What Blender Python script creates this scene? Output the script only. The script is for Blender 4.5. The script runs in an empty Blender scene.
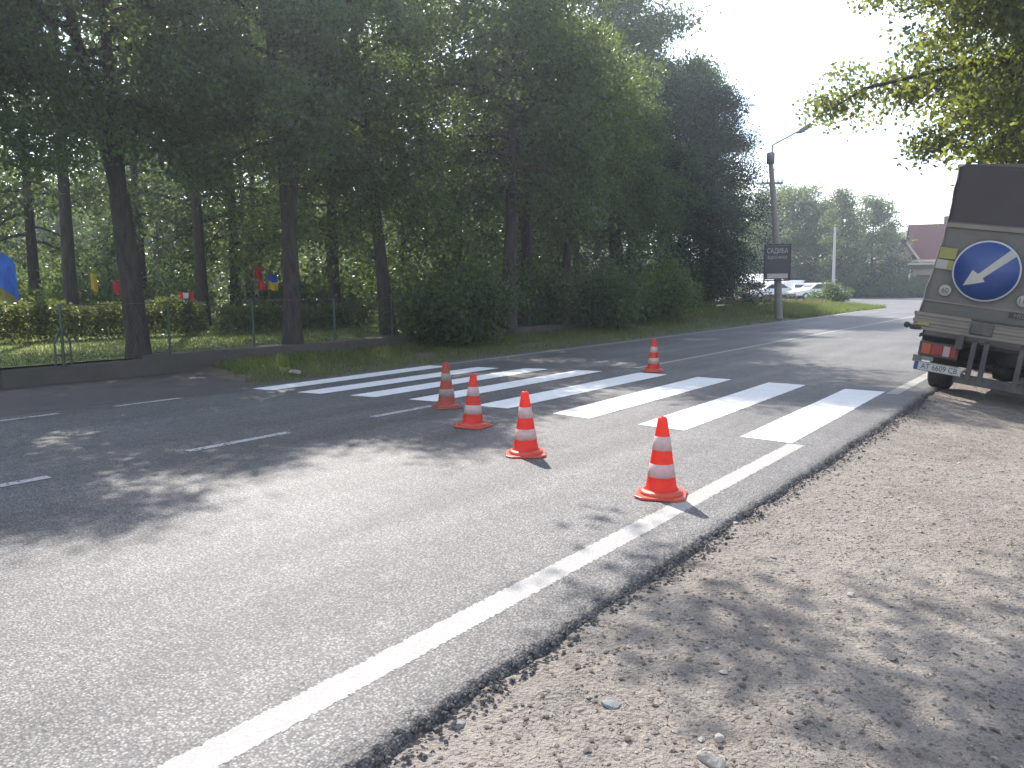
import bpy, bmesh, math, random
import numpy as np
from mathutils import Vector, Matrix, noise as mnoise

sc = bpy.context.scene
COL = sc.collection
R = math.radians
PI = math.pi

# ------------------------------------------------------------------ camera
CAM_H, PITCH, YAW = 1.3375, 6.906, R(36.13)
cd = bpy.data.cameras.new('camera')
cd.sensor_width = 36.0
cd.lens = 806.9 / 1024 * 36
cd.clip_start = 0.05
cd.clip_end = 6000
cam = bpy.data.objects.new('camera', cd)
COL.objects.link(cam)
cam.location = (0, 0, CAM_H)
cam.rotation_euler = (R(90 - PITCH), 0, 0)
cam.rotation_mode = 'XYZ'
cam.rotation_euler = (Matrix.Rotation(R(90 - PITCH), 3, 'X') @ Matrix.Rotation(R(-0.47), 3, 'Z')).to_euler()
sc.camera = cam

# ------------------------------------------------------------------ light
SUN_EL, SUN_AZ = 44.0, -17.5           # azimuth from +Y, negative = to the left
sc.view_settings.view_transform = 'Standard'
sc.view_settings.look = 'None'
sc.view_settings.gamma = 1.0
sc.view_settings.exposure = 1.5
sc.view_settings.use_curve_mapping = False

w = bpy.data.worlds.new('World')
sc.world = w
w.use_nodes = True
nt = w.node_tree
nt.nodes.clear()
N = nt.nodes.new
out = N('ShaderNodeOutputWorld')
bg = N('ShaderNodeBackground')
bg.inputs['Strength'].default_value = 0.125
sky = N('ShaderNodeTexSky')
sky.sky_type = 'NISHITA'
sky.sun_disc = False
sky.sun_elevation = R(SUN_EL)
sky.sun_rotation = R(SUN_AZ)
sky.altitude = 500
sky.dust_density = 1.0
sky.air_density = 1.0
tc = N('ShaderNodeTexCoord')
sep = N('ShaderNodeSeparateXYZ')
nt.links.new(tc.outputs['Generated'], sep.inputs[0])
# clouds: project the sky direction onto a cloud layer
zc = N('ShaderNodeMath'); zc.operation = 'MAXIMUM'; zc.inputs[1].default_value = 0.03
nt.links.new(sep.outputs['Z'], zc.inputs[0])
zz = N('ShaderNodeMath'); zz.operation = 'ADD'; zz.inputs[1].default_value = 0.12
nt.links.new(zc.outputs[0], zz.inputs[0])
dv = N('ShaderNodeVectorMath'); dv.operation = 'DIVIDE'
cmb = N('ShaderNodeCombineXYZ')
for k in range(3):
    nt.links.new(zz.outputs[0], cmb.inputs[k])
nt.links.new(tc.outputs['Generated'], dv.inputs[0])
nt.links.new(cmb.outputs[0], dv.inputs[1])
nz = N('ShaderNodeTexNoise')
nz.inputs['Scale'].default_value = 1.7
nz.inputs['Detail'].default_value = 7
nz.inputs['Roughness'].default_value = 0.58
nt.links.new(dv.outputs[0], nz.inputs['Vector'])
cr = N('ShaderNodeValToRGB')
cr.color_ramp.elements[0].position = 0.42
cr.color_ramp.elements[0].color = (0, 0, 0, 1)
cr.color_ramp.elements[1].position = 0.66
cr.color_ramp.elements[1].color = (0.75, 0.75, 0.75, 1)
nt.links.new(nz.outputs[0], cr.inputs[0])
mx = N('ShaderNodeMixRGB')
mx.inputs[2].default_value = (9.0, 8.9, 8.8, 1)
nt.links.new(cr.outputs[0], mx.inputs[0])
nt.links.new(sky.outputs[0], mx.inputs[1])
nt.links.new(mx.outputs[0], bg.inputs['Color'])
nt.links.new(bg.outputs[0], out.inputs[0])

sd = bpy.data.lights.new('sun', 'SUN')
sd.energy = 3.9
sd.angle = R(0.55)
sd.color = (1.0, 0.94, 0.86)
sun = bpy.data.objects.new('sun', sd)
COL.objects.link(sun)
az, el = R(SUN_AZ), R(SUN_EL)
sdir = Vector((math.sin(az) * math.cos(el), math.cos(az) * math.cos(el), math.sin(el)))
sun.rotation_euler = sdir.to_track_quat('Z', 'Y').to_euler()
sun.location = sdir * 60

sc.render.engine = 'CYCLES'
sc.cycles.use_denoising = True
sc.cycles.max_bounces = 6
sc.cycles.diffuse_bounces = 3
sc.cycles.glossy_bounces = 2
sc.cycles.transmission_bounces = 4
sc.cycles.transparent_max_bounces = 8
sc.cycles.volume_bounces = 0
sc.cycles.caustics_reflective = False
sc.cycles.caustics_refractive = False
sc.cycles.sample_clamp_indirect = 8

# ------------------------------------------------------------------ helpers
CY, SY = math.cos(YAW), math.sin(YAW)
def rp(b, a, z=0.0):
    """road coordinates (b across to the right, a along) to world"""
    return Vector((b * CY + a * SY, -b * SY + a * CY, z))
def rpn(b, a):
    return b * CY + a * SY, -b * SY + a * CY

class MB:
    def __init__(self):
        self.v = []; self.f = []; self.m = []; self.sm = []
    def add(self, vs, fs, mat=0, smooth=False):
        o = len(self.v)
        self.v += [tuple(p) for p in vs]
        self.f += [tuple(i + o for i in f) for f in fs]
        self.m += [mat] * len(fs)
        self.sm += [smooth] * len(fs)
        return self
    def box(self, c, s, mat=0, rot=None, taper=1.0):
        hx, hy, hz = s[0] / 2, s[1] / 2, s[2] / 2
        vs = []
        for z, t in ((-hz, 1), (hz, taper)):
            for x, y in ((-hx, -hy), (hx, -hy), (hx, hy), (-hx, hy)):
                vs.append(Vector((x * t, y * t, z)))
        if rot is not None:
            vs = [rot @ p for p in vs]
        c = Vector(c)
        return self.add([p + c for p in vs],
                        [(0, 3, 2, 1), (4, 5, 6, 7), (0, 1, 5, 4), (1, 2, 6, 5), (2, 3, 7, 6), (3, 0, 4, 7)], mat)
    def tube(self, pts, rad, n=8, mat=0, cap=True, smooth=True):
        pts = [Vector(p) for p in pts]
        if not isinstance(rad, (list, tuple)):
            rad = [rad] * len(pts)
        vs = []; fs = []
        ref = None
        for i, p in enumerate(pts):
            d = (pts[min(i + 1, len(pts) - 1)] - pts[max(i - 1, 0)]).normalized()
            if ref is None:
                ref = Vector((1, 0, 0)) if abs(d.x) < 0.8 else Vector((0, 1, 0))
            u = d.cross(ref).normalized(); v = d.cross(u)
            ref = -v if False else ref
            for k in range(n):
                t = 2 * PI * k / n
                vs.append(p + (u * math.cos(t) + v * math.sin(t)) * rad[i])
        for i in range(len(pts) - 1):
            for k in range(n):
                k2 = (k + 1) % n
                fs.append((i * n + k, i * n + k2, (i + 1) * n + k2, (i + 1) * n + k))
        self.add(vs, fs, mat, smooth)
        if cap:
            self.add(vs[:n], [tuple(range(n))], mat)
            self.add(vs[-n:], [tuple(reversed(range(n)))], mat)
        return self
    def lathe(self, prof, n=32, c=(0, 0, 0), mat=0, smooth=True, ax='Z', mats=None):
        vs = []; c = Vector(c)
        for r, z in prof:
            for k in range(n):
                t = 2 * PI * k / n
                x, y = r * math.cos(t), r * math.sin(t)
                p = Vector((x, y, z)) if ax == 'Z' else (Vector((z, x, y)) if ax == 'X' else Vector((x, z, y)))
                vs.append(c + p)
        for i in range(len(prof) - 1):
            fs = [(i * n + k, i * n + (k + 1) % n, (i + 1) * n + (k + 1) % n, (i + 1) * n + k) for k in range(n)]
            o = len(self.v)
            self.f += [tuple(j + o for j in f) for f in fs]
            self.m += [mats[i] if mats else mat] * n
            self.sm += [smooth] * n
        self.v += [tuple(p) for p in vs]
        return self
    def prism(self, poly, lo, hi, ax='Y', mat=0):
        """poly: 2-D outline (u,v); ax is the extrusion axis"""
        def P(u, v, t):
            return {'Y': (u, t, v), 'X': (t, u, v), 'Z': (u, v, t)}[ax]
        n = len(poly)
        vs = [P(u, v, lo) for u, v in poly] + [P(u, v, hi) for u, v in poly]
        fs = [tuple(range(n)), tuple(reversed(range(n, 2 * n)))]
        fs += [(i, i + n, (i + 1) % n + n, (i + 1) % n) for i in range(n)]
        return self.add(vs, fs, mat)
    def build(self, name, mat, parent=None, bevel=0.0, loc=None, fix=True):
        me = bpy.data.meshes.new(name)
        me.from_pydata(self.v, [], self.f)
        mats = mat if isinstance(mat, (list, tuple)) else [mat]
        for m_ in mats:
            me.materials.append(m_)
        me.polygons.foreach_set('material_index', self.m)
        me.polygons.foreach_set('use_smooth', self.sm)
        if fix:
            bm = bmesh.new(); bm.from_mesh(me)
            bmesh.ops.recalc_face_normals(bm, faces=bm.faces)
            bm.to_mesh(me); bm.free()
        me.update()
        o = bpy.data.objects.new(name, me)
        COL.objects.link(o)
        if parent: o.parent = parent
        if loc is not None: o.location = loc
        if bevel:
            md = o.modifiers.new('bevel', 'BEVEL'); md.width = bevel; md.segments = 2
            md.limit_method = 'ANGLE'; md.angle_limit = R(40)
        return o

def empty(name, loc=(0, 0, 0), rot=(0, 0, 0)):
    o = bpy.data.objects.new(name, None)
    o.empty_display_size = 0.2
    COL.objects.link(o)
    o.location = loc; o.rotation_euler = rot
    return o
def tag(o, label=None, cat=None, group=None, kind=None):
    if label: o['label'] = label
    if cat: o['category'] = cat
    if group: o['group'] = group
    if kind: o['kind'] = kind
    return o
def children(o):
    return [c for c in bpy.data.objects if c.parent == o]
def copy_tree(o, parent=None):
    c = o.copy(); COL.objects.link(c); c.parent = parent
    for ch in children(o):
        copy_tree(ch, c)
    return c
def np_mesh(name, verts, faces, mat, smooth=False, parent=None):
    """verts Nx3 array, faces MxK array (K = 3 or 4)"""
    me = bpy.data.meshes.new(name)
    verts = np.asarray(verts, np.float32); faces = np.asarray(faces, np.int32)
    k = faces.shape[1]
    me.vertices.add(len(verts)); me.vertices.foreach_set('co', verts.ravel())
    me.loops.add(faces.size); me.loops.foreach_set('vertex_index', faces.ravel())
    me.polygons.add(len(faces))
    me.polygons.foreach_set('loop_start', np.arange(0, faces.size, k, dtype=np.int32))
    me.polygons.foreach_set('loop_total', np.full(len(faces), k, np.int32))
    me.polygons.foreach_set('use_smooth', np.full(len(faces), smooth))
    me.materials.append(mat)
    me.update(calc_edges=True)
    o = bpy.data.objects.new(name, me)
    COL.objects.link(o)
    if parent: o.parent = parent
    return o

def text_part(name, body, size, mat, parent, M, extrude=0.001, align='CENTER', sx=1.0):
    c = bpy.data.curves.new(name, 'FONT')
    c.body = body; c.size = size; c.align_x = align; c.align_y = 'CENTER'; c.extrude = extrude
    t = bpy.data.objects.new(name + '_tmp', c)
    COL.objects.link(t)
    dg = bpy.context.evaluated_depsgraph_get()
    me = bpy.data.meshes.new_from_object(t.evaluated_get(dg))
    bpy.data.objects.remove(t)
    me.transform(M @ Matrix.Diagonal((sx, 1, 1, 1)))
    me.materials.clear(); me.materials.append(mat)
    o = bpy.data.objects.new(name, me)
    COL.objects.link(o)
    o.parent = parent
    return o

# ------------------------------------------------------------------ materials
def mat_new(name):
    m = bpy.data.materials.new(name); m.use_nodes = True
    t = m.node_tree
    return m, t, t.nodes['Principled BSDF'], t.nodes['Material Output']
def nd(t, typ, **kw):
    n = t.nodes.new(typ)
    for k, v in kw.items():
        if k.startswith('_'):
            n.inputs[k[1:]].default_value = v
        else:
            setattr(n, k, v)
    return n
def noise_n(t, coord, scale, detail=4, rough=0.55):
    n = nd(t, 'ShaderNodeTexNoise', _Scale=scale, _Detail=detail, _Roughness=rough)
    t.links.new(coord, n.inputs['Vector'])
    return n.outputs[0]
def ramp(t, fac, stops):
    r = nd(t, 'ShaderNodeValToRGB')
    e = r.color_ramp.elements
    while len(e) < len(stops): e.new(0.5)
    for i, (p, c) in enumerate(stops):
        e[i].position = p
        e[i].color = (c, c, c, 1) if isinstance(c, (int, float)) else (*c, 1)
    t.links.new(fac, r.inputs[0])
    return r.outputs[0]
def mix(t, fac, a, b, mode='MIX'):
    m = nd(t, 'ShaderNodeMixRGB', blend_type=mode)
    for s, i in ((fac, 0), (a, 1), (b, 2)):
        if isinstance(s, (int, float)): m.inputs[i].default_value = s
        elif isinstance(s, tuple): m.inputs[i].default_value = (*s, 1)
        else: t.links.new(s, m.inputs[i])
    return m.outputs[0]
def math_n(t, op, a, b=0.0):
    m = nd(t, 'ShaderNodeMath', operation=op)
    for s, i in ((a, 0), (b, 1)):
        if isinstance(s, (int, float)): m.inputs[i].default_value = s
        else: t.links.new(s, m.inputs[i])
    return m.outputs[0]
def bump(t, h, bsdf, strength=0.4, dist=0.01, normal=None):
    b = nd(t, 'ShaderNodeBump', _Strength=strength, _Distance=dist)
    t.links.new(h, b.inputs['Height'])
    if normal is not None: t.links.new(normal, b.inputs['Normal'])
    if bsdf is not None: t.links.new(b.outputs[0], bsdf.inputs['Normal'])
    return b.outputs[0]
def plain(name, col, rough=0.6, var=0.25, scale=6.0, metal=0.0, bumpy=0.0, spec=0.5, dirt=None, dirt_amt=0.4):
    m, t, p, o = mat_new(name)
    co = nd(t, 'ShaderNodeTexCoord').outputs['Object']
    n1 = noise_n(t, co, scale, 6, 0.6)
    lo = tuple(c * (1 - var) for c in col); hi = tuple(min(1, c * (1 + var)) for c in col)
    c = mix(t, n1, lo, hi)
    if dirt:
        n2 = noise_n(t, co, scale * 0.45, 8, 0.65)
        c = mix(t, ramp(t, n2, [(0.48, 0.0), (0.72, dirt_amt)]), c, dirt)
    t.links.new(c, p.inputs['Base Color'])
    p.inputs['Roughness'].default_value = rough
    p.inputs['Metallic'].default_value = metal
    p.inputs['Specular IOR Level'].default_value = spec
    if bumpy:
        bump(t, noise_n(t, co, scale * 6, 5), p, bumpy, 0.01)
    return m

def leaf_mat(name, dark, light, trans, tw=0.45, rough=0.5):
    m, t, p, o = mat_new(name)
    g = nd(t, 'ShaderNodeNewGeometry').outputs['Random Per Island']
    co = nd(t, 'ShaderNodeTexCoord').outputs['Object']
    n = noise_n(t, co, 0.9, 3)
    f = mix(t, 0.5, g, n)
    c = mix(t, ramp(t, f, [(0.25, 0.0), (0.75, 1.0)]), dark, light)
    t.links.new(c, p.inputs['Base Color'])
    p.inputs['Roughness'].default_value = rough
    p.inputs['Specular IOR Level'].default_value = 0.35
    tr = nd(t, 'ShaderNodeBsdfTranslucent')
    ct = mix(t, ramp(t, f, [(0.25, 0.0), (0.75, 1.0)]), tuple(c_ * 0.6 for c_ in trans), trans)
    t.links.new(ct, tr.inputs['Color'])
    ms = nd(t, 'ShaderNodeMixShader'); ms.inputs[0].default_value = tw
    t.links.new(p.outputs[0], ms.inputs[1]); t.links.new(tr.outputs[0], ms.inputs[2])
    t.links.new(ms.outputs[0], o.inputs['Surface'])
    return m

LEAF_A = leaf_mat('leaf_dark', (0.02, 0.038, 0.019), (0.055, 0.088, 0.034), (0.21, 0.30, 0.06), 0.42, 0.4)
LEAF_B = leaf_mat('leaf_mid', (0.026, 0.048, 0.02), (0.07, 0.108, 0.036), (0.25, 0.34, 0.06), 0.45, 0.4)
LEAF_C = leaf_mat('leaf_right', (0.03, 0.055, 0.015), (0.11, 0.13, 0.03), (0.32, 0.37, 0.05), 0.46)
LEAF_D = leaf_mat('leaf_conifer', (0.015, 0.032, 0.016), (0.035, 0.06, 0.028), (0.06, 0.09, 0.03), 0.25)
LEAF_F = leaf_mat('leaf_far', (0.045, 0.08, 0.03), (0.12, 0.16, 0.05), (0.25, 0.30, 0.07), 0.42)
LEAF_H = leaf_mat('leaf_hedge', (0.03, 0.055, 0.018), (0.09, 0.12, 0.03), (0.26, 0.30, 0.07), 0.4)
GRASS = leaf_mat('grass_blade', (0.05, 0.075, 0.02), (0.13, 0.16, 0.045), (0.26, 0.33, 0.07), 0.45)
DRYGRASS = leaf_mat('grass_dry', (0.06, 0.065, 0.025), (0.2, 0.17, 0.075), (0.28, 0.25, 0.09), 0.4)

def bark_mat():
    m, t, p, o = mat_new('bark')
    co = nd(t, 'ShaderNodeTexCoord').outputs['Object']
    mp = nd(t, 'ShaderNodeMapping'); mp.inputs['Scale'].default_value = (1, 1, 0.22)
    t.links.new(co, mp.inputs[0])
    n = noise_n(t, mp.outputs[0], 14, 8, 0.65)
    c = mix(t, ramp(t, n, [(0.35, 0.0), (0.65, 1.0)]), (0.018, 0.014, 0.013), (0.06, 0.048, 0.042))
    n2 = noise_n(t, co, 1.2, 4)
    c = mix(t, ramp(t, n2, [(0.5, 0.0), (0.7, 0.45)]), c, (0.035, 0.042, 0.026))
    t.links.new(c, p.inputs['Base Color']); p.inputs['Roughness'].default_value = 0.9
    bump(t, n, p, 0.8, 0.03)
    return m
BARK = bark_mat()

def asphalt_nodes(t, p, co, tint=1.0):
    vo = nd(t, 'ShaderNodeTexVoronoi', _Scale=95.0); t.links.new(co, vo.inputs['Vector'])
    vo2 = nd(t, 'ShaderNodeTexVoronoi', _Scale=210.0); t.links.new(co, vo2.inputs['Vector'])
    sepc = nd(t, 'ShaderNodeSeparateColor'); t.links.new(vo.outputs['Color'], sepc.inputs[0])
    stone = ramp(t, sepc.outputs[0], [(0.0, (0.105 * tint, 0.1 * tint, 0.098 * tint)), (0.55, (0.172 * tint, 0.161 * tint, 0.157 * tint)),
                                      (1.0, (0.255 * tint, 0.238 * tint, 0.231 * tint))])
    binder = (0.07 * tint, 0.07 * tint, 0.072 * tint)
    dist = ramp(t, vo.outputs['Distance'], [(0.35, 0.0), (0.62, 1.0)])
    c = mix(t, dist, stone, binder)
    big = noise_n(t, co, 0.55, 5, 0.6)
    c = mix(t, 1.0, c, ramp(t, big, [(0.3, 0.78), (0.7, 1.2)]), 'MULTIPLY')
    mid = noise_n(t, co, 9, 4, 0.6)
    c = mix(t, 1.0, c, ramp(t, mid, [(0.3, 0.85), (0.7, 1.12)]), 'MULTIPLY')
    # sparse dark pores
    pore = noise_n(t, co, 55, 2, 0.5)
    pf = ramp(t, pore, [(0.62, 0.0), (0.72, 0.75)])
    c = mix(t, pf, c, (0.018, 0.018, 0.02))
    h = math_n(t, 'SUBTRACT', math_n(t, 'MULTIPLY', vo.outputs['Distance'], -1.0), math_n(t, 'MULTIPLY', pf, 0.8))
    h = math_n(t, 'ADD', h, math_n(t, 'MULTIPLY', vo2.outputs['Distance'], -0.35))
    return c, h
def asphalt_mat():
    m, t, p, o = mat_new('asphalt')
    co = nd(t, 'ShaderNodeTexCoord').outputs['Object']
    c, h = asphalt_nodes(t, p, co)
    # faint wheel tracks and long lengthwise staining (object x = b, y = a)
    mp = nd(t, 'ShaderNodeMapping'); mp.inputs['Scale'].default_value = (1.3, 0.07, 1)
    t.links.new(co, mp.inputs[0])
    st = noise_n(t, mp.outputs[0], 1.6, 4, 0.55)
    c = mix(t, 1.0, c, ramp(t, st, [(0.32, 0.76), (0.68, 1.16)]), 'MULTIPLY')
    t.links.new(c, p.inputs['Base Color'])
    p.inputs['Roughness'].default_value = 0.66
    p.inputs['Specular IOR Level'].default_value = 0.3
    bump(t, h, p, 0.5, 0.005)
    return m
ASPHALT = asphalt_mat()
def rough_edge_mat():
    m, t, p, o = mat_new('asphalt_edge')
    co = nd(t, 'ShaderNodeTexCoord').outputs['Object']
    c, h = asphalt_nodes(t, p, co, 1.0)
    sx_ = nd(t, 'ShaderNodeSeparateXYZ'); t.links.new(co, sx_.inputs[0])
    f = math_n(t, 'ADD', sx_.outputs[0], math_n(t, 'MULTIPLY', noise_n(t, co, 14, 4), 0.06))
    mr = nd(t, 'ShaderNodeMapRange')
    mr.inputs['From Min'].default_value = -1.71; mr.inputs['From Max'].default_value = -1.60
    t.links.new(f, mr.inputs['Value'])
    c = mix(t, mr.outputs[0], c, mix(t, 1.0, c, (.55, .55, .56), 'MULTIPLY'))
    t.links.new(c, p.inputs['Base Color']); p.inputs['Roughness'].default_value = 0.66
    p.inputs['Specular IOR Level'].default_value = 0.3
    bump(t, h, p, 0.55, 0.006)
    return m
ASPHALT_EDGE = rough_edge_mat()
ASPHALT_OLD = plain('asphalt_old', (0.07, 0.061, 0.06), 0.85, 0.35, 3.0, bumpy=0.5, dirt=(0.1, 0.085, 0.07), dirt_amt=0.6)

def paint_mat(name, col, wear, edge):
    """road paint; attribute 'across' runs -1..1 over the line's width; worn spots show the asphalt"""
    m, t, p, o = mat_new(name)
    co = nd(t, 'ShaderNodeTexCoord').outputs['Object']
    at = nd(t, 'ShaderNodeAttribute', attribute_name='across').outputs['Fac']
    n = noise_n(t, co, 38, 4, 0.65); nb = noise_n(t, co, 5, 5, 0.6)
    vo = nd(t, 'ShaderNodeTexVoronoi', _Scale=95.0); t.links.new(co, vo.inputs['Vector'])
    c = mix(t, ramp(t, nb, [(0.3, 0.0), (0.7, 1.0)]), tuple(x * 0.86 for x in col), col)
    c = mix(t, ramp(t, vo.outputs['Distance'], [(0.3, 0.0), (0.65, 0.45)]), c, tuple(x * 0.55 for x in col))
    t.links.new(c, p.inputs['Base Color']); p.inputs['Roughness'].default_value = 0.8
    p.inputs['Specular IOR Level'].default_value = 0.15
    bump(t, math_n(t, 'MULTIPLY', vo.outputs['Distance'], -1.0), p, 0.5, 0.004)
    e = math_n(t, 'ABSOLUTE', at)
    k = math_n(t, 'ADD', e, math_n(t, 'MULTIPLY', math_n(t, 'SUBTRACT', n, 0.5), edge))
    f1 = math_n(t, 'GREATER_THAN', k, 0.93)
    f2 = math_n(t, 'GREATER_THAN', math_n(t, 'ADD', math_n(t, 'MULTIPLY', n, 0.6), math_n(t, 'MULTIPLY', nb, 0.4)), wear)
    f = math_n(t, 'MAXIMUM', f1, f2)
    tr = nd(t, 'ShaderNodeBsdfTransparent')
    ms = nd(t, 'ShaderNodeMixShader')
    t.links.new(f, ms.inputs[0]); t.links.new(p.outputs[0], ms.inputs[1]); t.links.new(tr.outputs[0], ms.inputs[2])
    t.links.new(ms.outputs[0], o.inputs['Surface'])
    return m
PAINT_OLD = paint_mat('line_paint', (0.37, 0.358, 0.345), 0.65, 0.8)
PAINT_WORN = paint_mat('line_paint_worn', (0.45, 0.44, 0.43), 0.56, 1.6)
PAINT_NEW = paint_mat('crosswalk_paint', (0.83, 0.83, 0.83), 0.80, 0.18)

def gravel_mat():
    m, t, p, o = mat_new('gravel')
    co = nd(t, 'ShaderNodeTexCoord').outputs['Object']
    big = noise_n(t, co, 0.8, 6, 0.6); mid = noise_n(t, co, 7, 6, 0.65); fine = noise_n(t, co, 60, 4, 0.6)
    c = mix(t, ramp(t, big, [(0.35, 0.0), (0.65, 1.0)]), (0.158, 0.14, 0.124), (0.242, 0.22, 0.199))
    c = mix(t, ramp(t, mid, [(0.35, 0.0), (0.7, 0.8)]), c, (0.30, 0.265, 0.232))
    c = mix(t, ramp(t, fine, [(0.3, 0.6), (0.5, 0.0)]), c, (0.085, 0.066, 0.053))
    wob = nd(t, 'ShaderNodeVectorMath', operation='ADD')
    nv = nd(t, 'ShaderNodeTexNoise', _Scale=45.0, _Detail=2.0); t.links.new(co, nv.inputs['Vector'])
    sc_v = nd(t, 'ShaderNodeVectorMath', operation='SCALE'); sc_v.inputs['Scale'].default_value = 0.03
    t.links.new(nv.outputs['Color'], sc_v.inputs[0]); t.links.new(co, wob.inputs[0]); t.links.new(sc_v.outputs[0], wob.inputs[1])
    vo = nd(t, 'ShaderNodeTexVoronoi', _Scale=38.0); t.links.new(wob.outputs[0], vo.inputs['Vector'])
    sepc = nd(t, 'ShaderNodeSeparateColor'); t.links.new(vo.outputs['Color'], sepc.inputs[0])
    peb = math_n(t, 'MULTIPLY', math_n(t, 'GREATER_THAN', sepc.outputs[0], 0.72), ramp(t, vo.outputs['Distance'], [(0.28, 1.0), (0.42, 0.0)]))
    c = mix(t, peb, c, mix(t, sepc.outputs[1], (0.10, 0.09, 0.08), (0.27, 0.245, 0.22)))
    sp_ = noise_n(t, co, 24, 6, 0.75)
    c = mix(t, ramp(t, sp_, [(0.60, 0.0), (0.68, 0.75)]), c, (0.075, 0.06, 0.05))
    c = mix(t, ramp(t, noise_n(t, co, 95, 3, 0.7), [(0.58, 0.0), (0.7, 0.6)]), c, (0.37, 0.34, 0.305))
    t.links.new(c, p.inputs['Base Color']); p.inputs['Roughness'].default_value = 0.95
    p.inputs['Specular IOR Level'].default_value = 0.2
    h = math_n(t, 'ADD', math_n(t, 'MULTIPLY', mid, 1.2), math_n(t, 'ADD', math_n(t, 'MULTIPLY', fine, 0.5), math_n(t, 'MULTIPLY', peb, 0.6)))
    bump(t, h, p, 1.0, 0.05)
    return m
GRAVEL = gravel_mat()
def stone_mat():
    m, t, p, o = mat_new('pebbles')
    g = nd(t, 'ShaderNodeNewGeometry').outputs['Random Per Island']
    co = nd(t, 'ShaderNodeTexCoord').outputs['Object']
    c = ramp(t, g, [(0.0, (0.11, 0.095, 0.083)), (0.5, (0.235, 0.205, 0.175)), (0.85, (0.33, 0.295, 0.26)), (1.0, (0.17, 0.175, 0.18))])
    c = mix(t, 1.0, c, ramp(t, noise_n(t, co, 40, 4), [(0.3, 0.75), (0.7, 1.15)]), 'MULTIPLY')
    t.links.new(c, p.inputs['Base Color']); p.inputs['Roughness'].default_value = 0.9
    return m
PEBBLE = stone_mat()
CRUMB = plain('asphalt_crumb', (0.055, 0.053, 0.053), 0.75, 0.5, 30, bumpy=0.4)
SOIL = plain('soil', (0.105, 0.09, 0.06), 0.95, 0.4, 2.5, bumpy=0.6, dirt=(0.07, 0.085, 0.03), dirt_amt=0.8)
LAWN = plain('lawn_soil', (0.12, 0.15, 0.045), 0.95, 0.35, 1.2, bumpy=0.5, dirt=(0.12, 0.1, 0.06), dirt_amt=0.6)
FARLAND = plain('far_ground', (0.11, 0.115, 0.055), 0.95, 0.3, 0.05)
HILL = plain('hill_wood', (0.05, 0.075, 0.045), 0.95, 0.4, 0.02)
CONCRETE = plain('concrete', (0.27, 0.26, 0.245), 0.9, 0.25, 2.5, bumpy=0.5, dirt=(0.09, 0.085, 0.07), dirt_amt=0.8)
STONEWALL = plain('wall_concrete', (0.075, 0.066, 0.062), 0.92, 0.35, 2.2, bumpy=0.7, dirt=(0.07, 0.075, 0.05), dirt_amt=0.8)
FENCE_M = plain('fence_metal', (0.05, 0.07, 0.06), 0.55, 0.2, 8, metal=0.3)
RUBBER = plain('rubber', (0.022, 0.022, 0.023), 0.8, 0.3, 8, dirt=(0.16, 0.14, 0.115), dirt_amt=0.4)
DARKMETAL = plain('chassis_metal', (0.045, 0.045, 0.045), 0.6, 0.3, 6, metal=0.2, dirt=(0.14, 0.125, 0.105), dirt_amt=0.7)
GREYMETAL = plain('grey_metal', (0.16, 0.16, 0.16), 0.5, 0.2, 8, metal=0.4, dirt=(0.1, 0.09, 0.08))
PALEMETAL = plain('pale_metal', (0.5, 0.5, 0.49), 0.45, 0.15, 8, metal=0.2)
GLASS_D = plain('dark_glass', (0.02, 0.025, 0.03), 0.08, 0.1, 3)
WHITE_CAR = plain('white_car_paint', (0.75, 0.76, 0.77), 0.3, 0.05, 2)
SILVER_CAR = plain('silver_car_paint', (0.45, 0.47, 0.49), 0.3, 0.08, 2, metal=0.3)
DARK_CAR = plain('dark_car_paint', (0.06, 0.07, 0.09), 0.3, 0.1, 2)
WHITE_P = plain('white_plastic', (0.78, 0.78, 0.77), 0.5, 0.08, 10)

# ------------------------------------------------------------------ terrain and road
def sstep(x, lo, hi):
    t = min(1, max(0, (x - lo) / (hi - lo))); return t * t * (3 - 2 * t)
def shoulder_z(b, a):
    far = sstep(a, 4.5, 10.5)
    d = max(0.0, b + 1.62)
    z = -0.035 - (0.018 + 0.112 * far) * min(d, 2.6) - 0.02 * max(0, d - 2.6)
    z += 0.022 * mnoise.noise(Vector((b * 1.1, a * 1.1, 0.3))) + 0.017 * mnoise.noise(Vector((b * 3.4, a * 3.4, 4.1))) - 0.02 * math.exp(-((b - .1 - .2 * math.sin(a * .35)) / .16) ** 2) - 0.02 * math.exp(-((b - 1.75 - .2 * math.sin(a * .35)) / .16) ** 2) + 0.011 * mnoise.noise(Vector((b * 9, a * 9, 7.7)))
    return z
def bank_z(b, a):
    """ground left of the road behind the wall line"""
    base = 0.27 + 0.28 * sstep(a, 21, 27) - 0.2 * sstep(a, 36, 44)
    return base + 0.02 * mnoise.noise(Vector((b * 0.8, a * 0.8, 1.0)))

def grid_sheet(name, bs, as_, zf, mat, smooth=True):
    vs = []
    for a in as_:
        for b in bs:
            vs.append(rp(b, a, zf(b, a)))
    nb = len(bs); fs = []
    for j in range(len(as_) - 1):
        for i in range(nb - 1):
            fs.append((j * nb + i, j * nb + i + 1, (j + 1) * nb + i + 1, (j + 1) * nb + i))
    o = np_mesh(name, [tuple(p) for p in vs], fs, mat, smooth)
    return o
def lin(a, b, n): return list(np.linspace(a, b, n))

# world ground to the horizon
mb = MB()
G = 2600
mb.add([(-G, -G, -0.75), (G, -G, -0.75), (G, G, -0.75), (-G, G, -0.75)], [(0, 1, 2, 3)])
tag(mb.build('ground', FARLAND), kind='structure')

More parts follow.
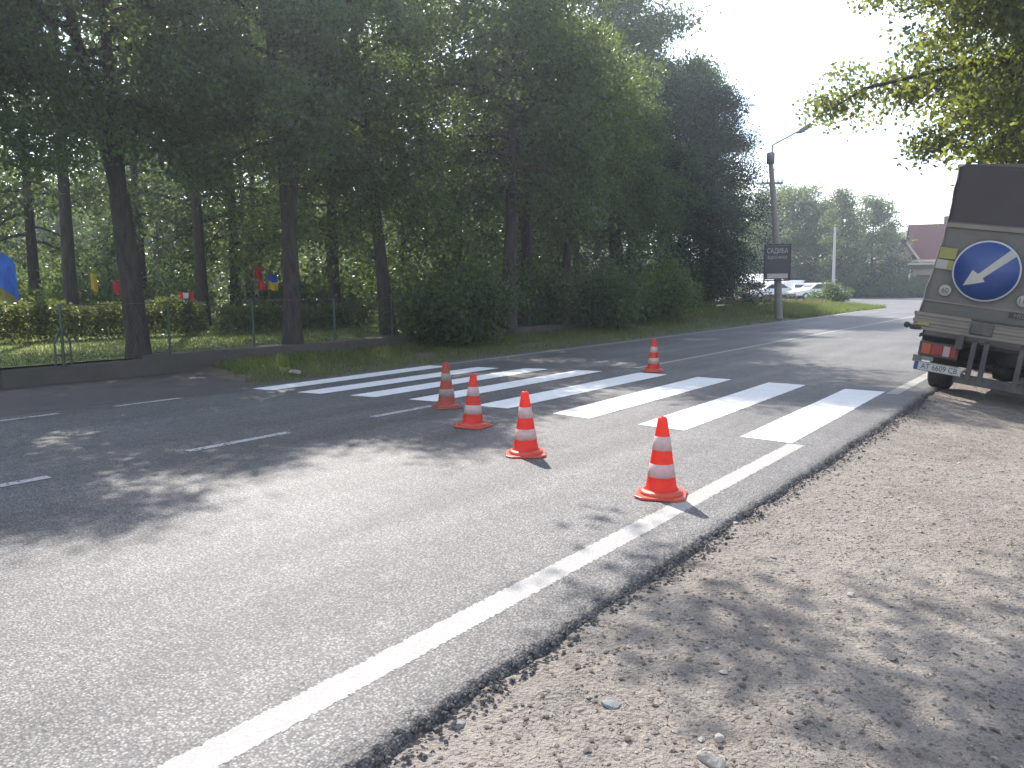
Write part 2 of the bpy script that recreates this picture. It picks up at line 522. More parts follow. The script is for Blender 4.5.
# road: one sheet in road coordinates (object rotated so that its local x, y = b, a)
left_edge = [(-9.38, -14), (-9.36, 0), (-9.38, 12), (-9.36, 24), (-9.4, 36), (-9.8, 43), (-10.45, 48.5), (-11.6, 52.5), (-14.6, 60), (-19.5, 67.5), (-23.5, 76), (-31, 90), (-40, 104)]
rngR = random.Random(5)
right_edge = [(-1.72, -14)] + [(-1.72 + 0.018 * mnoise.noise(Vector((k * 0.9, 3, 0))), -4 + k * 0.25) for k in range(0, 120)] + [(-1.72, 40), (-1.9, 50), (-3.2, 62), (-7.5, 75), (-13, 84), (-19, 93), (-31, 110)]
mb = MB()
poly = left_edge + right_edge[::-1]
mb.add([(b, a, 0) for b, a in poly], [tuple(range(len(poly)))])
road = mb.build('road', ASPHALT)
road.rotation_euler = (0, 0, -YAW)
tag(road, kind='structure')
bm = bmesh.new(); bm.from_mesh(road.data); bmesh.ops.triangulate(bm, faces=bm.faces)
for f in bm.faces:
    if f.normal.z < 0: f.normal_flip()
bm.to_mesh(road.data); bm.free()

# crumbly broken edge of the asphalt: a finely displaced strip
def edge_strip(a0, a1, da, nb):
    vs = []; fs = []
    na = int((a1 - a0) / da) + 1
    for j in range(na):
        a = a0 + j * da
        wob = 0.03 * mnoise.noise(Vector((a * 2.2, 0.2, 0))) + 0.018 * mnoise.noise(Vector((a * 7.5, 0.7, 3)))
        for i in range(nb):
            t = i / (nb - 1)
            b = -1.755 + t * (0.20 + wob)
            n = mnoise.noise(Vector((b * 32, a * 32, 0.5))) * 0.6 + mnoise.noise(Vector((b * 75, a * 75, 9.5))) * 0.5
            rough_amt = sstep(t, 0.12, 0.5) * (1 - 0.3 * t)
            z = 0.0035 + 0.017 * rough_amt * n - 0.085 * sstep(t, 0.5, 1.0)
            vs.append((b, a, z))
    for j in range(na - 1):
        for i in range(nb - 1):
            fs.append((j * nb + i, j * nb + i + 1, (j + 1) * nb + i + 1, (j + 1) * nb + i))
    return np.array(vs), np.array(fs)
v1, f1 = edge_strip(0.6, 5.2, 0.011, 26)
v2, f2 = edge_strip(5.2, 14, 0.022, 14)
v3, f3 = edge_strip(14, 40, 0.1, 8)
vv = np.concatenate([v1, v2, v3])
ff = np.concatenate([f1, f2 + len(v1), f3 + len(v1) + len(v2)])
es = np_mesh('road_edge', vv, ff, ASPHALT_EDGE, True)
es.rotation_euler = (0, 0, -YAW)
tag(es, kind='structure')

# gravel shoulder
bs = lin(-1.86, -1.2, 12) + lin(-1.14, 3.2, 56) + lin(3.4, 8, 20) + lin(9, 40, 14)
as_ = [-14, -8, -4, -2] + lin(-1, 8, 120) + lin(8.15, 18, 50) + lin(19, 62, 30)
o = grid_sheet('shoulder', bs, as_, shoulder_z, GRAVEL)
tag(o, kind='structure')

# left verge, driveway mouth, park ground
def verge_z(b, a):
    t = sstep(-b, 9.4, 12.05)
    return -0.02 + t * (0.10 + 0.30 * sstep(a, 20, 26) - 0.2 * sstep(a, 36, 44)) + 0.025 * mnoise.noise(Vector((b * 1.5, a * 1.5, 2)))
def a_start(b): return 6.45 + .9 * sstep(-b, 9.3, 12)
def verge_pos(b, a):
    return a_start(b) + (a - 6.0) / 41.0 * (47 - a_start(b))
def verge_h(b, a):
    d = a - a_start(b)
    return verge_z(b, a) * sstep(d, 0, .9) - .03 * (1 - sstep(d, 0, .5))
vs, fs = [], []
vb, va = lin(-12.35, -9.2, 18), lin(6.0, 47, 130)
for a in va:
    for b in vb:
        q = verge_pos(b, a); vs.append(tuple(rp(b, q, verge_h(b, q))))
for j in range(len(va) - 1):
    for i in range(17):
        fs.append((j * 18 + i, j * 18 + i + 1, j * 18 + i + 19, j * 18 + i + 18))
o = np_mesh('verge', vs, fs, SOIL, True); tag(o, kind='structure')
mb = MB()
dpts = [(-9.30, -12), (-9.30, 8.2), (-9.7, 8.2), (-10.6, 8.2), (-11.98, 8.2), (-12.1, 6.7), (-12.2, 4.6), (-12.9, 2.5), (-14, -12)]
mb.add([rp(b, a, -0.006) for b, a in dpts], [tuple(range(len(dpts)))])
o = mb.build('driveway', ASPHALT_OLD, fix=False); tag(o, kind='structure')
o = grid_sheet('lawn', [-90, -60, -40] + lin(-32, -12.2, 60), [-30, -15, -6] + lin(-2, 47, 110),
               bank_z, LAWN); tag(o, kind='structure')
# far land beyond the bend
mb = MB()
pts = [(-150, 90), (-60, 88), (-26, 84), (-12, 76), (-5, 70), (-4, 62), (-2.6, 50), (60, 50), (120, 260), (-150, 260)]
mb.add([rp(b, a, -0.02) for b, a in pts], [tuple(range(len(pts)))])
far = mb.build('far_verge', FARLAND, fix=False); tag(far, kind='structure')

mb = MB()
lot = [(-120, 44), (-12.3, 44), (-12.3, 54), (-14.8, 60), (-19.7, 67.5), (-23.7, 76), (-31.2, 90), (-120, 92)]
mb.add([rp(b, a, -0.012) for b, a in lot], [tuple(range(len(lot)))])
o = mb.build('parking_lot', plain('lot_gravel', (.17, .16, .145), .9, .25, 1.2), fix=False); tag(o, kind='structure')

# hills
mb = MB(); hv = []; hf = []
nx, ny = 70, 12
for j in range(ny):
    for i in range(nx):
        th = R(-75 + 150 * i / (nx - 1)); rad = 480 + 60 * j
        h = 46 * math.sin(PI * j / (ny - 1)) * (0.75 + 0.55 * mnoise.noise(Vector((th * 3, j * 0.12, 2)))) + 5 * mnoise.noise(Vector((th * 22, j * 0.9, 5)))
        hv.append((rad * math.sin(th), rad * math.cos(th), -1 + max(0, h)))
for j in range(ny - 1):
    for i in range(nx - 1):
        hf.append((j * nx + i, j * nx + i + 1, (j + 1) * nx + i + 1, (j + 1) * nx + i))
o = np_mesh('hills', hv, hf, HILL, True); tag(o, kind='structure')

# ------------------------------------------------------------------ markings (structure)
def marking(name, corners, mat, z=0.004, seg=1):
    """corners: near-left, near-right, far-right, far-left in (b, a)"""
    nl, nr, fr, fl = [np.array(c, float) for c in corners]
    vs = []; ac = []; fs = []
    for j in range(seg + 1):
        t = j / seg
        for s, p, q in ((-1, nl, fl), (1, nr, fr)):
            c = p * (1 - t) + q * t
            vs.append((c[0], c[1], z)); ac.append(s)
    for j in range(seg):
        fs.append((2 * j, 2 * j + 1, 2 * j + 3, 2 * j + 2))
    o = np_mesh(name, vs, fs, mat)
    at = o.data.attributes.new('across', 'FLOAT', 'POINT')
    at.data.foreach_set('value', ac)
    o.rotation_euler = (0, 0, -YAW)
    tag(o, kind='structure')
    return o
stripes = [((-9.17, 6.62), (-8.76, 6.66), (-8.86, 10.35), (-9.28, 10.3)),
           ((-8.35, 6.70), (-7.93, 6.77), (-7.94, 10.55), (-8.40, 10.5)),
           ((-7.53, 6.86), (-7.12, 6.93), (-7.17, 10.85), (-7.60, 10.75)),
           ((-6.67, 7.00), (-6.24, 7.04), (-6.27, 11.02), (-6.72, 10.94)),
           ((-5.68, 7.04), (-5.20, 7.07), (-5.20, 11.10), (-5.72, 11.14)),
           ((-4.64, 7.05), (-4.11, 6.98), (-4.16, 11.0), (-4.73, 11.05)),
           ((-3.57, 6.93), (-3.03, 6.87), (-3.10, 10.9), (-3.65, 10.92)),
           ((-2.53, 6.86), (-2.03, 6.81), (-2.09, 10.73), (-2.61, 10.76))]
for s in stripes:
    marking('crosswalk_stripe', s, PAINT_NEW, 0.003)
for a0, a1 in ((-3.0, 6.78), (10.55, 48)):
    marking('edge_line', ((-2.075, a0), (-1.925, a0), (-1.925, a1), (-2.075, a1)), PAINT_OLD, 0.0012, 4)
for a0, a1 in ((-0.4, 0.6), (1.6, 2.63), (3.72, 4.75), (5.83, 6.78)):
    marking('centre_dash', ((-6.11, a0), (-6.0, a0), (-6.0, a1), (-6.11, a1)), PAINT_WORN, 0.004)
marking('centre_line', ((-6.11, 11.75), (-6.0, 11.75), (-6.05, 36), (-6.17, 36)), PAINT_OLD, 0.004, 3)
marking('centre_line', ((-6.17, 36), (-6.05, 36), (-6.5, 50), (-6.64, 50)), PAINT_OLD, 0.004, 3)
marking('centre_line', ((-6.64, 50), (-6.5, 50), (-8.6, 62), (-8.75, 62)), PAINT_OLD, 0.004, 3)
marking('centre_line', ((-8.75, 62), (-8.6, 62), (-14.5, 73), (-14.65, 73)), PAINT_OLD, 0.004, 3)
for a0, a1 in ((1.4, 2.2), (2.5, 3.1), (3.5, 4.1), (4.72, 5.55)):
    marking('side_dash', ((-9.17, a0), (-9.06, a0), (-9.06, a1), (-9.17, a1)), PAINT_WORN, 0.004)
lp = [(-9.14, 10.6), (-9.12, 24), (-9.16, 36), (-9.56, 43), (-10.2, 48.5), (-11.35, 52.5), (-14.35, 60), (-19.25, 67.3), (-23.2, 75.8)]
for (b0, a0), (b1, a1) in zip(lp, lp[1:]):
    marking('edge_line', ((b0 - .055, a0), (b0 + .055, a0), (b1 + .055, a1), (b1 - .055, a1)), PAINT_OLD, 0.004, 2)

# ------------------------------------------------------------------ small stones on the shoulder
def pebble_mesh(name, pts, sizes, mat, seed, flat=0.6):
    rng = np.random.default_rng(seed)
    base = np.array([(1, 0, 0), (.4, .9, 0), (-.6, .75, 0), (-1, -.1, 0), (-.35, -.9, 0), (.6, -.8, 0), (.4, .15, .95), (-.35, -.2, .9), (0.1, 0, -.6)])
    fs = np.array([(0, 1, 6), (1, 2, 6), (2, 7, 6), (2, 3, 7), (3, 4, 7), (4, 5, 7), (5, 6, 7), (5, 0, 6), (1, 0, 8), (2, 1, 8), (3, 2, 8), (4, 3, 8), (5, 4, 8), (0, 5, 8)])
    V = []; F = []
    for k, (p, s) in enumerate(zip(pts, sizes)):
        v = base * rng.uniform(0.65, 1.2, base.shape)
        v[:, 2] *= flat
        v[:, 1] *= rng.uniform(0.6, 1)
        t = rng.uniform(0, 2 * PI); c, s_ = math.cos(t), math.sin(t)
        v = np.stack([v[:, 0] * c - v[:, 1] * s_, v[:, 0] * s_ + v[:, 1] * c, v[:, 2]], 1)
        tl = rng.normal(0, 0.25)
        v[:, 2] += v[:, 0] * tl
        V.append(v * s + np.array(p)); F.append(fs + 9 * k)
    return np_mesh(name, np.concatenate(V), np.concatenate(F), mat)
rs = random.Random(11)
pts, szs = [], []
while len(pts) < 22000:
    a = 0.4 + 13 * rs.random() ** 1.7
    b = -1.56 + (4.2 + a * 0.25) * rs.random() ** 1.15
    if mnoise.noise(Vector((b * 1.6, a * 1.6, 8))) < -0.15 and rs.random() < 0.7: continue
    s = 0.0025 + 0.0055 * rs.random() ** 2 + (0.013 * rs.random() if rs.random() < 0.075 else 0)
    pts.append(rp(b, a, shoulder_z(b, a) + s * 0.15)); szs.append(s)
o = pebble_mesh('gravel_stones', pts, szs, PEBBLE, 3, .45); tag(o, 'loose small stones scattered over the dirt shoulder', 'gravel', kind='stuff')
pts, szs = [], []
while len(pts) < 7000:
    a = 0.4 + 15 * rs.random() ** 1.5
    b = -1.5 + (4.5 + a * 0.3) * rs.random()
    if mnoise.noise(Vector((b * .9, a * .9, 15))) < -.05 and rs.random() < .75: continue
    s = 0.004 + 0.011 * rs.random() ** 1.8
    pts.append(rp(b, a, shoulder_z(b, a) + .004)); szs.append(s)
LITTER = plain('dry_litter', (.07, .055, .042), .95, .5, 25)
o = pebble_mesh('leaf_litter', pts, szs, LITTER, 8, .16); tag(o, 'dark dry leaf litter and crumbs strewn over the dirt', 'litter', kind='stuff')
pts, szs = [], []
for k in range(2600):
    a = 0.5 + 10 * rs.random() ** 1.6
    b = -1.60 + 0.10 * rs.gauss(0, 1) * 0.55
    s = 0.005 + 0.009 * rs.random()
    pts.append(rp(b, a, -0.012 + s * 0.2 - 0.35 * max(0, b + 1.6))); szs.append(s)
o = pebble_mesh('asphalt_crumbs', pts, szs, CRUMB, 4, 0.8); tag(o, 'dark bitumen crumbs along the broken asphalt edge', 'crumbs', kind='stuff')

def w_ground(px, py, z=0):
    """pixel of the photograph to a ground point: used once to place stones"""
    x, y = px - 512, py - 384
    c, s = math.cos(-.0082), math.sin(-.0082)
    x, y = c * x + s * y, -s * x + c * y
    cp, sp = math.cos(R(PITCH)), math.sin(R(PITCH))
    d = Vector((x, cp * 806.9 + sp * -y, -sp * 806.9 + cp * -y))
    return d * ((CAM_H - z) / -d.z)
def b_a(p): return p.x * CY - p.y * SY, p.x * SY + p.y * CY
STONE_G = plain('stone_grey', (0.3, 0.29, 0.275), 0.9, 0.25, 14, bumpy=0.5)
STONE_S = plain('stone_slate', (0.15, 0.16, 0.163), 0.85, 0.2, 14, bumpy=0.4)
STONE_W = plain('stone_pale', (0.29, 0.265, 0.235), 0.9, 0.2, 14, bumpy=0.5)
def rock_mesh(name, s, mat, seed, flat):
    bm = bmesh.new(); bmesh.ops.create_icosphere(bm, subdivisions=3, radius=1)
    r = random.Random(seed)
    planes = [(Vector((r.gauss(0, 1), r.gauss(0, 1), r.gauss(0, .7))).normalized(), r.uniform(.55, .85)) for _ in range(11)]
    for v in bm.verts:
        p = v.co.copy()
        for n, d in planes:
            e = p.dot(n) - d
            if e > 0: p -= n * e
        p += mnoise.noise_vector(p * 3 + Vector((seed, 0, 0))) * .05
        v.co = Vector((p.x * s * 1.15, p.y * s * .85, p.z * s * flat))
    me = bpy.data.meshes.new(name); bm.to_mesh(me); bm.free(); me.materials.append(mat)
    o = bpy.data.objects.new(name, me); COL.objects.link(o); o.rotation_euler = (r.uniform(-.15, .15), r.uniform(-.15, .15), r.uniform(0, 6))
    return o
for px, py, s, fl, m, lab in ((459, 732, 0.028, .35, STONE_S, 'flat grey stone by the asphalt edge, largest of four'),
                              (437, 738, 0.016, .8, CRUMB, 'small dark stone just left of a flat grey stone'),
                              (420, 738, 0.014, .5, STONE_S, 'small bluish grey stone beside the asphalt edge'),
                              (449, 722, 0.014, .5, STONE_W, 'small pale stone above a flat grey stone'),
                              (610, 715, 0.034, .25, STONE_S, 'flat pale slate flake in dappled shade on dirt'),
                              (713, 764, 0.045, .7, STONE_W, 'pale angular rock at the bottom edge of the dirt'),
                              (720, 742, 0.02, .6, STONE_W, 'pale stone just behind the biggest angular rock'),
                              (851, 597, 0.02, .7, STONE_G, 'grey stone on dirt between two shadow streaks'),
                              (892, 660, 0.03, .35, CRUMB, 'flat dark clod on the sunlit right of the dirt'),
                              (773, 562, 0.016, .7, STONE_G, 'round grey stone near asphalt edge behind front cone'),
                              (735, 530, 0.022, .5, STONE_W, 'pale flat stone beside asphalt edge right of front cone')):
    p = w_ground(px, py, -0.06)
    b, a = b_a(p)
    p.z = shoulder_z(b, a) + s * fl * 0.3
    o = rock_mesh('stone', s, m, int(px), fl)
    o.location = p
    tag(o, lab, 'stone', 'larger stones on the dirt shoulder')

# ------------------------------------------------------------------ vegetation builders
def leaf_arrays(centers, n_per, sig, L, W, rng, flat=0.0):
    C = np.repeat(centers, n_per, axis=0)
    n = len(C)
    C = C + rng.normal(0, 1, (n, 3)) * np.array(sig)
    u = rng.normal(0, 1, (n, 3)); u[:, 2] -= 0.25
    u /= np.linalg.norm(u, axis=1)[:, None]
    r = rng.normal(0, 1, (n, 3)); r[:, 2] += 0
    v = np.cross(u, r); v /= np.linalg.norm(v, axis=1)[:, None] + 1e-9
    l = (L * rng.uniform(0.6, 1.25, n))[:, None]; w_ = (W * rng.uniform(0.6, 1.25, n))[:, None]
    P = np.stack([C - u * l / 2, C + v * w_ / 2 + u * l * 0.05, C + u * l / 2, C - v * w_ / 2 + u * l * 0.05], 1).reshape(-1, 3)
    F = np.arange(n * 4).reshape(n, 4)
    return P, F

def build_tree(name, seed, H, r0, cb, cr, leaves, L, leafm, forks=1, fork_h=2.8, limbs=26, droop=0.15, sig=0.33, peak=0.4, gap=0.15, lean=(0, 0), bulge=0.68, e0=-12, tw=1.0):
    rng = np.random.default_rng(seed); rd = random.Random(seed)
    root = empty(name)
    tb = MB(); centers = []
    # stems
    stems = []
    npt = 9
    def stem(p0, z1, dx, dy, ra, rb):
        pts = []; rr = []
        for i in range(npt):
            t = i / (npt - 1)
            z = p0.z + (z1 - p0.z) * t
            pts.append(Vector((p0.x + dx * t + 0.09 * math.sin(3.1 * t + seed) * t, p0.y + dy * t + 0.09 * math.cos(2.3 * t + seed * 2) * t, z)))
            rr.append(ra + (rb - ra) * t)
        return pts, rr
    top = H * 0.96
    if forks == 1:
        pts, rr = stem(Vector((0, 0, -0.1)), top, lean[0], lean[1], r0, 0.03)
        rr[0] *= 1.35
        tb.tube(pts, rr, 9); stems.append((pts, rr))
    else:
        q = Vector((lean[0] * fork_h / H, lean[1] * fork_h / H, fork_h))
        base = [Vector((0, 0, -0.1)), Vector((0, 0, 0.35)), q * 0.5 + Vector((0.02, 0, 0)), q]
        tb.tube(base, [r0 * 1.4, r0 * 1.08, r0 * 0.98, r0 * 0.92], 9)
        stems.append((base, [r0] * 4))
        for k in range(forks):
            t = 2 * PI * k / forks + seed
            sp = 0.055 * H
            pts, rr = stem(q - Vector((0, 0, 0.12)), top * rd.uniform(0.86, 1.0), math.cos(t) * sp + lean[0], math.sin(t) * sp + lean[1], r0 * 0.72, 0.05)
            tb.tube(pts, rr, 8); stems.append((pts, rr))
    use = stems if forks == 1 else stems[1:]
    ga = seed * 1.3
    for k in range(limbs):
        pts, rr = use[k % len(use)]
        u = (k + rd.random()) / limbs
        h = cb + (H * 0.97 - cb) * u
        # point on stem
        zs = [p.z for p in pts]
        if h > zs[-1]: h = zs[-1] - 0.05
        i = max(j for j in range(len(zs)) if zs[j] <= h) if h >= zs[0] else 0
        i = min(i, len(zs) - 2)
        tt = (h - zs[i]) / max(1e-6, zs[i + 1] - zs[i])
        p0 = pts[i].lerp(pts[i + 1], max(0, min(1, tt)))
        r_here = rr[i] + (rr[i + 1] - rr[i]) * tt
        ga += 2.39996 + rd.uniform(-.4, .4)
        prof = math.sqrt(max(0.03, 1 - ((u - peak) / bulge) ** 2))
        ln = cr * prof * rd.uniform(0.7, 1.12)
        elev = R(e0 + (48 - e0) * u + rd.uniform(-12, 12))
        d = Vector((math.cos(ga) * math.cos(elev), math.sin(ga) * math.cos(elev), math.sin(elev)))
        lp_ = []
        for j in range(6):
            t = j / 5
            lp_.append(p0 + d * ln * t + Vector((0, 0, -droop * ln * t * t + 0.25 * ln * t * (1 - t))) + Vector((rd.uniform(-.06, .06), rd.uniform(-.06, .06), 0)) * ln * t)
        ra = min(r_here * 0.6, 0.012 + 0.018 * ln)
        tb.tube(lp_, [ra * (1 - 0.85 * j / 5) for j in range(6)], 5, cap=False)
        ntw = int((5 + ln * 2.6) * tw)
        for j in range(ntw):
            t = 0.22 + 0.78 * (j + rd.random()) / ntw
            s = t * 5; i0 = min(4, int(s))
            q = lp_[i0].lerp(lp_[i0 + 1], s - i0)
            side = Vector((-d.y, d.x, 0)) * rd.choice((-1, 1)) * rd.uniform(0.2, 1.0) + d * 0.4 + Vector((0, 0, rd.uniform(-0.5, 0.35)))
            tl = (0.25 + 0.34 * ln * (1 - 0.5 * t)) * rd.uniform(0.5, 1.1)
            e = q + side * tl
            tb.tube([q, q.lerp(e, 0.5) + Vector((0, 0, 0.04)), e], [0.012, 0.008, 0.003], 3, cap=False)
            if rd.random() > gap:
                centers.append(e)
                centers.append(q.lerp(e, 0.45))
    C = np.array([tuple(c) for c in centers])
    npc = max(1, int(leaves / len(C)))
    P, F = leaf_arrays(C, npc, (sig, sig, sig * 0.72), L, L * 0.62, rng)
    tb.build('trunk', BARK, root, fix=False)
    np_mesh('crown', P, F, leafm, False, root)
    return root

def bush(name, seed, rx, ry, h, leaves, L, leafm, z0=0.0):
    rng = np.random.default_rng(seed); rd = random.Random(seed)
    root = empty(name)
    tb = MB(); C = []
    for k in range(int(14 + 10 * rx)):
        t = rd.uniform(0, 2 * PI); rad = math.sqrt(rd.random())
        x, y = rx * rad * math.cos(t), ry * rad * math.sin(t)
        hh = h * math.sqrt(max(0.1, 1 - rad * rad * 0.85)) * rd.uniform(0.72, 1.08)
        b0 = Vector((x * 0.35, y * 0.35, -0.05))
        e = Vector((x, y, hh))
        tb.tube([b0, b0.lerp(e, .5) + Vector((0, 0, .1 * h)), e], [0.018, 0.012, 0.004], 4, cap=False)
        for j in range(7):
            s = 0.12 + 0.88 * (j + rd.random()) / 7
            C.append(b0.lerp(e, s) + Vector((rd.gauss(0, .12) * rx, rd.gauss(0, .12) * ry, rd.gauss(0, .05) * h)))
    C = np.array([tuple(c) for c in C])
    C[:, 2] = np.maximum(C[:, 2], 0.08)
    P, F = leaf_arrays(C, max(1, int(leaves / len(C))), (0.13 * max(rx, .5), 0.13 * max(ry, .5), 0.09 * h), L, L * 0.6, rng)
    P[:, 2] = np.maximum(P[:, 2], 0.01)
    tb.build('stem', BARK, root, fix=False)
    np_mesh('foliage', P, F, leafm, False, root)
    return root

def grass(name, area_fn, n, hgt, wid, mat, seed, label):
    rng = random.Random(seed); V = []
    k = 0
    while k < n:
        p, sc_ = area_fn(rng)
        if p is None: continue
        k += 1
        h = hgt * rng.uniform(0.5, 1.25) * sc_; w_ = wid * rng.uniform(0.7, 1.3)
        t = rng.uniform(0, PI); dx, dy = math.cos(t) * w_ / 2, math.sin(t) * w_ / 2
        lx, ly = rng.gauss(0, .35) * h, rng.gauss(0, .35) * h
        V += [(p.x - dx, p.y - dy, p.z - .01), (p.x + dx, p.y + dy, p.z - .01), (p.x + lx, p.y + ly, p.z + h)]
    F = np.arange(len(V)).reshape(-1, 3)
    o = np_mesh(name, V, F, mat)
    tag(o, label, 'grass', kind='stuff')
    return o

# ------------------------------------------------------------------ left side: trees along the wall
def place(o, b, a, z, rz=0.0, s=1.0):
    o.location = rp(b, a, z); o.rotation_euler = (0, 0, rz); o.scale = (s, s, s)
ROWG = 'tall trees in a row behind the low wall'
tA = build_tree('roadside_tree', 3, 9.1, 0.185, 4.1, 2.7, 64000, 0.1, LEAF_A, forks=2, fork_h=2.9, limbs=36, droop=0.3, lean=(-0.5, 0), gap=.08, sig=.22)
tB = build_tree('roadside_tree', 8, 9.1, 0.18, 3.9, 2.7, 64000, 0.1, LEAF_A, forks=3, fork_h=2.2, limbs=38, droop=0.3, gap=.08, sig=.22)
tC = build_tree('roadside_tree', 21, 8.8, 0.165, 3.3, 2.5, 50000, 0.098, LEAF_B, forks=1, limbs=44, droop=0.35, lean=(-0.7, 0.1), gap=.08, sig=.22)
tD = build_tree('roadside_tree', 34, 9.0, 0.17, 2.9, 2.6, 58000, 0.1, LEAF_A, forks=1, limbs=46, droop=0.3, lean=(0.5, 0.2), gap=.08, sig=.23)
row = [(tA, -12.35, 6.85, .2, 0.0, .9, 'dark trunk forking in two, by the fence at the left'),
       (tB, -12.35, 9.9, .27, 0.5, .9, 'thick dark trunk splitting into several stems behind the wall'),
       (tC, -12.9, 13.0, .27, 0.0, 1.0, 'slender leaning trunk right behind the roadside shrub'),
       (tD, -12.1, 16.4, .27, 0.3, 1.17, 'dark trunk standing on the verge right of the shrub'),
       (tB, -12.6, 3.2, .27, 2.4, 0.88, 'leafy crown overhanging the far left of the photo'),
       (tA, -14.2, 20.2, .27, 1.9, .98, 'leafy roadside tree above the far cone, deep in shade'),
       (tC, -14.8, 23.2, .4, 3.3, 1.0, 'leafy tree behind the shrubs right of the far cone'),
       (tD, -14.8, 26.6, .5, 4.2, .95, 'roadside tree whose crown edge meets the bright sky'),
       (tD, -20.6, 38.0, .3, 2.2, 1.95, 'tallest tree, its crown standing highest against the bright sky'),
       (tB, -18.4, 39.0, .3, 5.0, 1.4, 'tall tree stepping down from the highest crown'),
       (tB, -15.8, 30.0, .55, 1.2, .95, 'tree stepping down towards the dark conifer at row end')]
used = set()
for proto, b, a, z, rz, s, lab in row:
    o = proto if id(proto) not in used else copy_tree(proto)
    used.add(id(proto))
    place(o, b, a, z, rz, s)
    tag(o, lab, 'tree', ROWG)
# dark conifers at the right end of the row
cA = build_tree('conifer_tree', 51, 9.0, 0.16, 0.7, 2.3, 48000, 0.1, LEAF_D, limbs=90, droop=0.35, peak=0.3, bulge=0.78, gap=0.02, sig=0.24)
place(cA, -13.4, 32.6, .5, 0.2, 0.97); tag(cA, 'tall dark evergreen at the right end of the tree row', 'tree', 'dark evergreens at the end of the row')
o = copy_tree(cA); place(o, -15.0, 31.0, .5, 2.2, 0.98); tag(o, 'dark evergreen wedged between leafy trees and the end tree', 'tree', 'dark evergreens at the end of the row')
o = copy_tree(cA); place(o, -15.2, 36.0, .4, 4.0, 0.86); tag(o, 'smaller dark evergreen just left of the lamp post', 'tree', 'dark evergreens at the end of the row')

# park trees behind
pA = build_tree('park_tree', 61, 12.0, 0.2, 2.6, 3.4, 13000, 0.16, LEAF_A, limbs=34, droop=0.3, sig=0.3)
pB = build_tree('park_tree', 67, 11.0, 0.18, 2.2, 3.2, 13000, 0.16, LEAF_B, limbs=34, droop=0.3, sig=0.3, forks=2, fork_h=3)
used = set()
rt = random.Random(77)
park = [(-28.5, 20), (-18.5, 17.0), (-18.0, 22.0), (-19, 27), (-20, 32), (-28, 4), (-29, 13.5), (-24, 19), (-25, 25), (-24, 31), (-31, 5), (-31, 11), (-32, 17),
        (-31, 23), (-32, 30), (-39, 2), (-38, 9), (-40, 16), (-39, 24), (-40, 33), (-47, 6), (-48, 15), (-47, 25), (-30, 0), (-25, 38), (-33, 40), (-52, 0), (-56, 10), (-57, 20)]
for k, (b, a) in enumerate(park):
    proto = pA if k % 2 == 0 else pB
    o = proto if id(proto) not in used else copy_tree(proto)
    used.add(id(proto))
    place(o, b + rt.uniform(-.8, .8), a + rt.uniform(-.8, .8), .25, rt.uniform(0, 6), rt.uniform(.85, 1.15))
    tag(o, 'shaded broadleaf tree in the park beyond the hedge', 'tree', 'park trees beyond the hedge')
for k, (b, a, rz) in enumerate(((-20.6, 13.4, 0), (-20.2, 9.6, 2))):
    o = build_tree('park_tree', 73, 13, .17, 8.0, 3.0, 15000, .15, LEAF_B, limbs=34, droop=.2, sig=.4, peak=.45) if k == 0 else copy_tree(o)
    place(o, b, a, .25, rz)
    tag(o, ('slender dark park trunk between the two big roadside trunks', 'slender dark park trunk left of the forked roadside trunk')[k], 'tree', 'slender park trees behind the hedge')
# the wood that closes the park at the back: one mass
rng = np.random.default_rng(5)
n = 90000
bb = rng.uniform(-78, -60, n); aa = rng.uniform(-30, 125, n)
hh = 11 + 4 * np.sin(aa * .35) + 2.5 * np.sin(aa * 1.1 + bb * .3)
zz_ = hh * rng.uniform(0, 1, n) ** .8
X = bb * CY + aa * SY; Y = -bb * SY + aa * CY
P, F = leaf_arrays(np.stack([X, Y, zz_], 1), 1, (.3, .3, .3), .75, .5, rng)
o = np_mesh('wood', P, F, LEAF_A); tag(o, 'dark wood closing the park far behind the trees', 'wood', kind='stuff')
# undergrowth
SH = 'shrubs under the tree row'
for k, (b, a, rx, h, n, m, lab) in enumerate([
        (-11.5, 13.6, 1.5, 1.75, 9000, LEAF_A, 'broad dark shrub on the verge behind the shaded cones'),
        (-12.6, 15.2, 1.2, 2.3, 7000, LEAF_B, 'tall leafy shrub between the broad shrub and trunk'),
        (-11.6, 20.5, 1.4, 2.1, 8000, LEAF_A, 'dark shrub left of the far cone under trees'),
        (-11.7, 23.4, 1.5, 2.5, 9000, LEAF_B, 'leafy shrub directly behind the far cone'),
        (-12.8, 18.3, 1.3, 1.8, 6500, LEAF_A, 'low dark shrub behind the trunk on the verge'),
        (-15.4, 20.0, 1.8, 2.6, 8000, LEAF_A, 'shaded thicket shrub deep behind the tree row'),
        (-16.0, 25.2, 2.0, 3.0, 9000, LEAF_A, 'tall thicket shrub behind the far leafy trees'),
        (-12.7, 27.0, 1.1, 1.8, 5500, LEAF_A, 'dark shrub before the patch of bright grass')]):
    o = bush('shrub', 100 + k, rx, rx * .9, h, n, 0.12, m)
    o.location = rp(b, a, .12 if b > -12.1 else .27)
    tag(o, lab, 'shrub', SH)

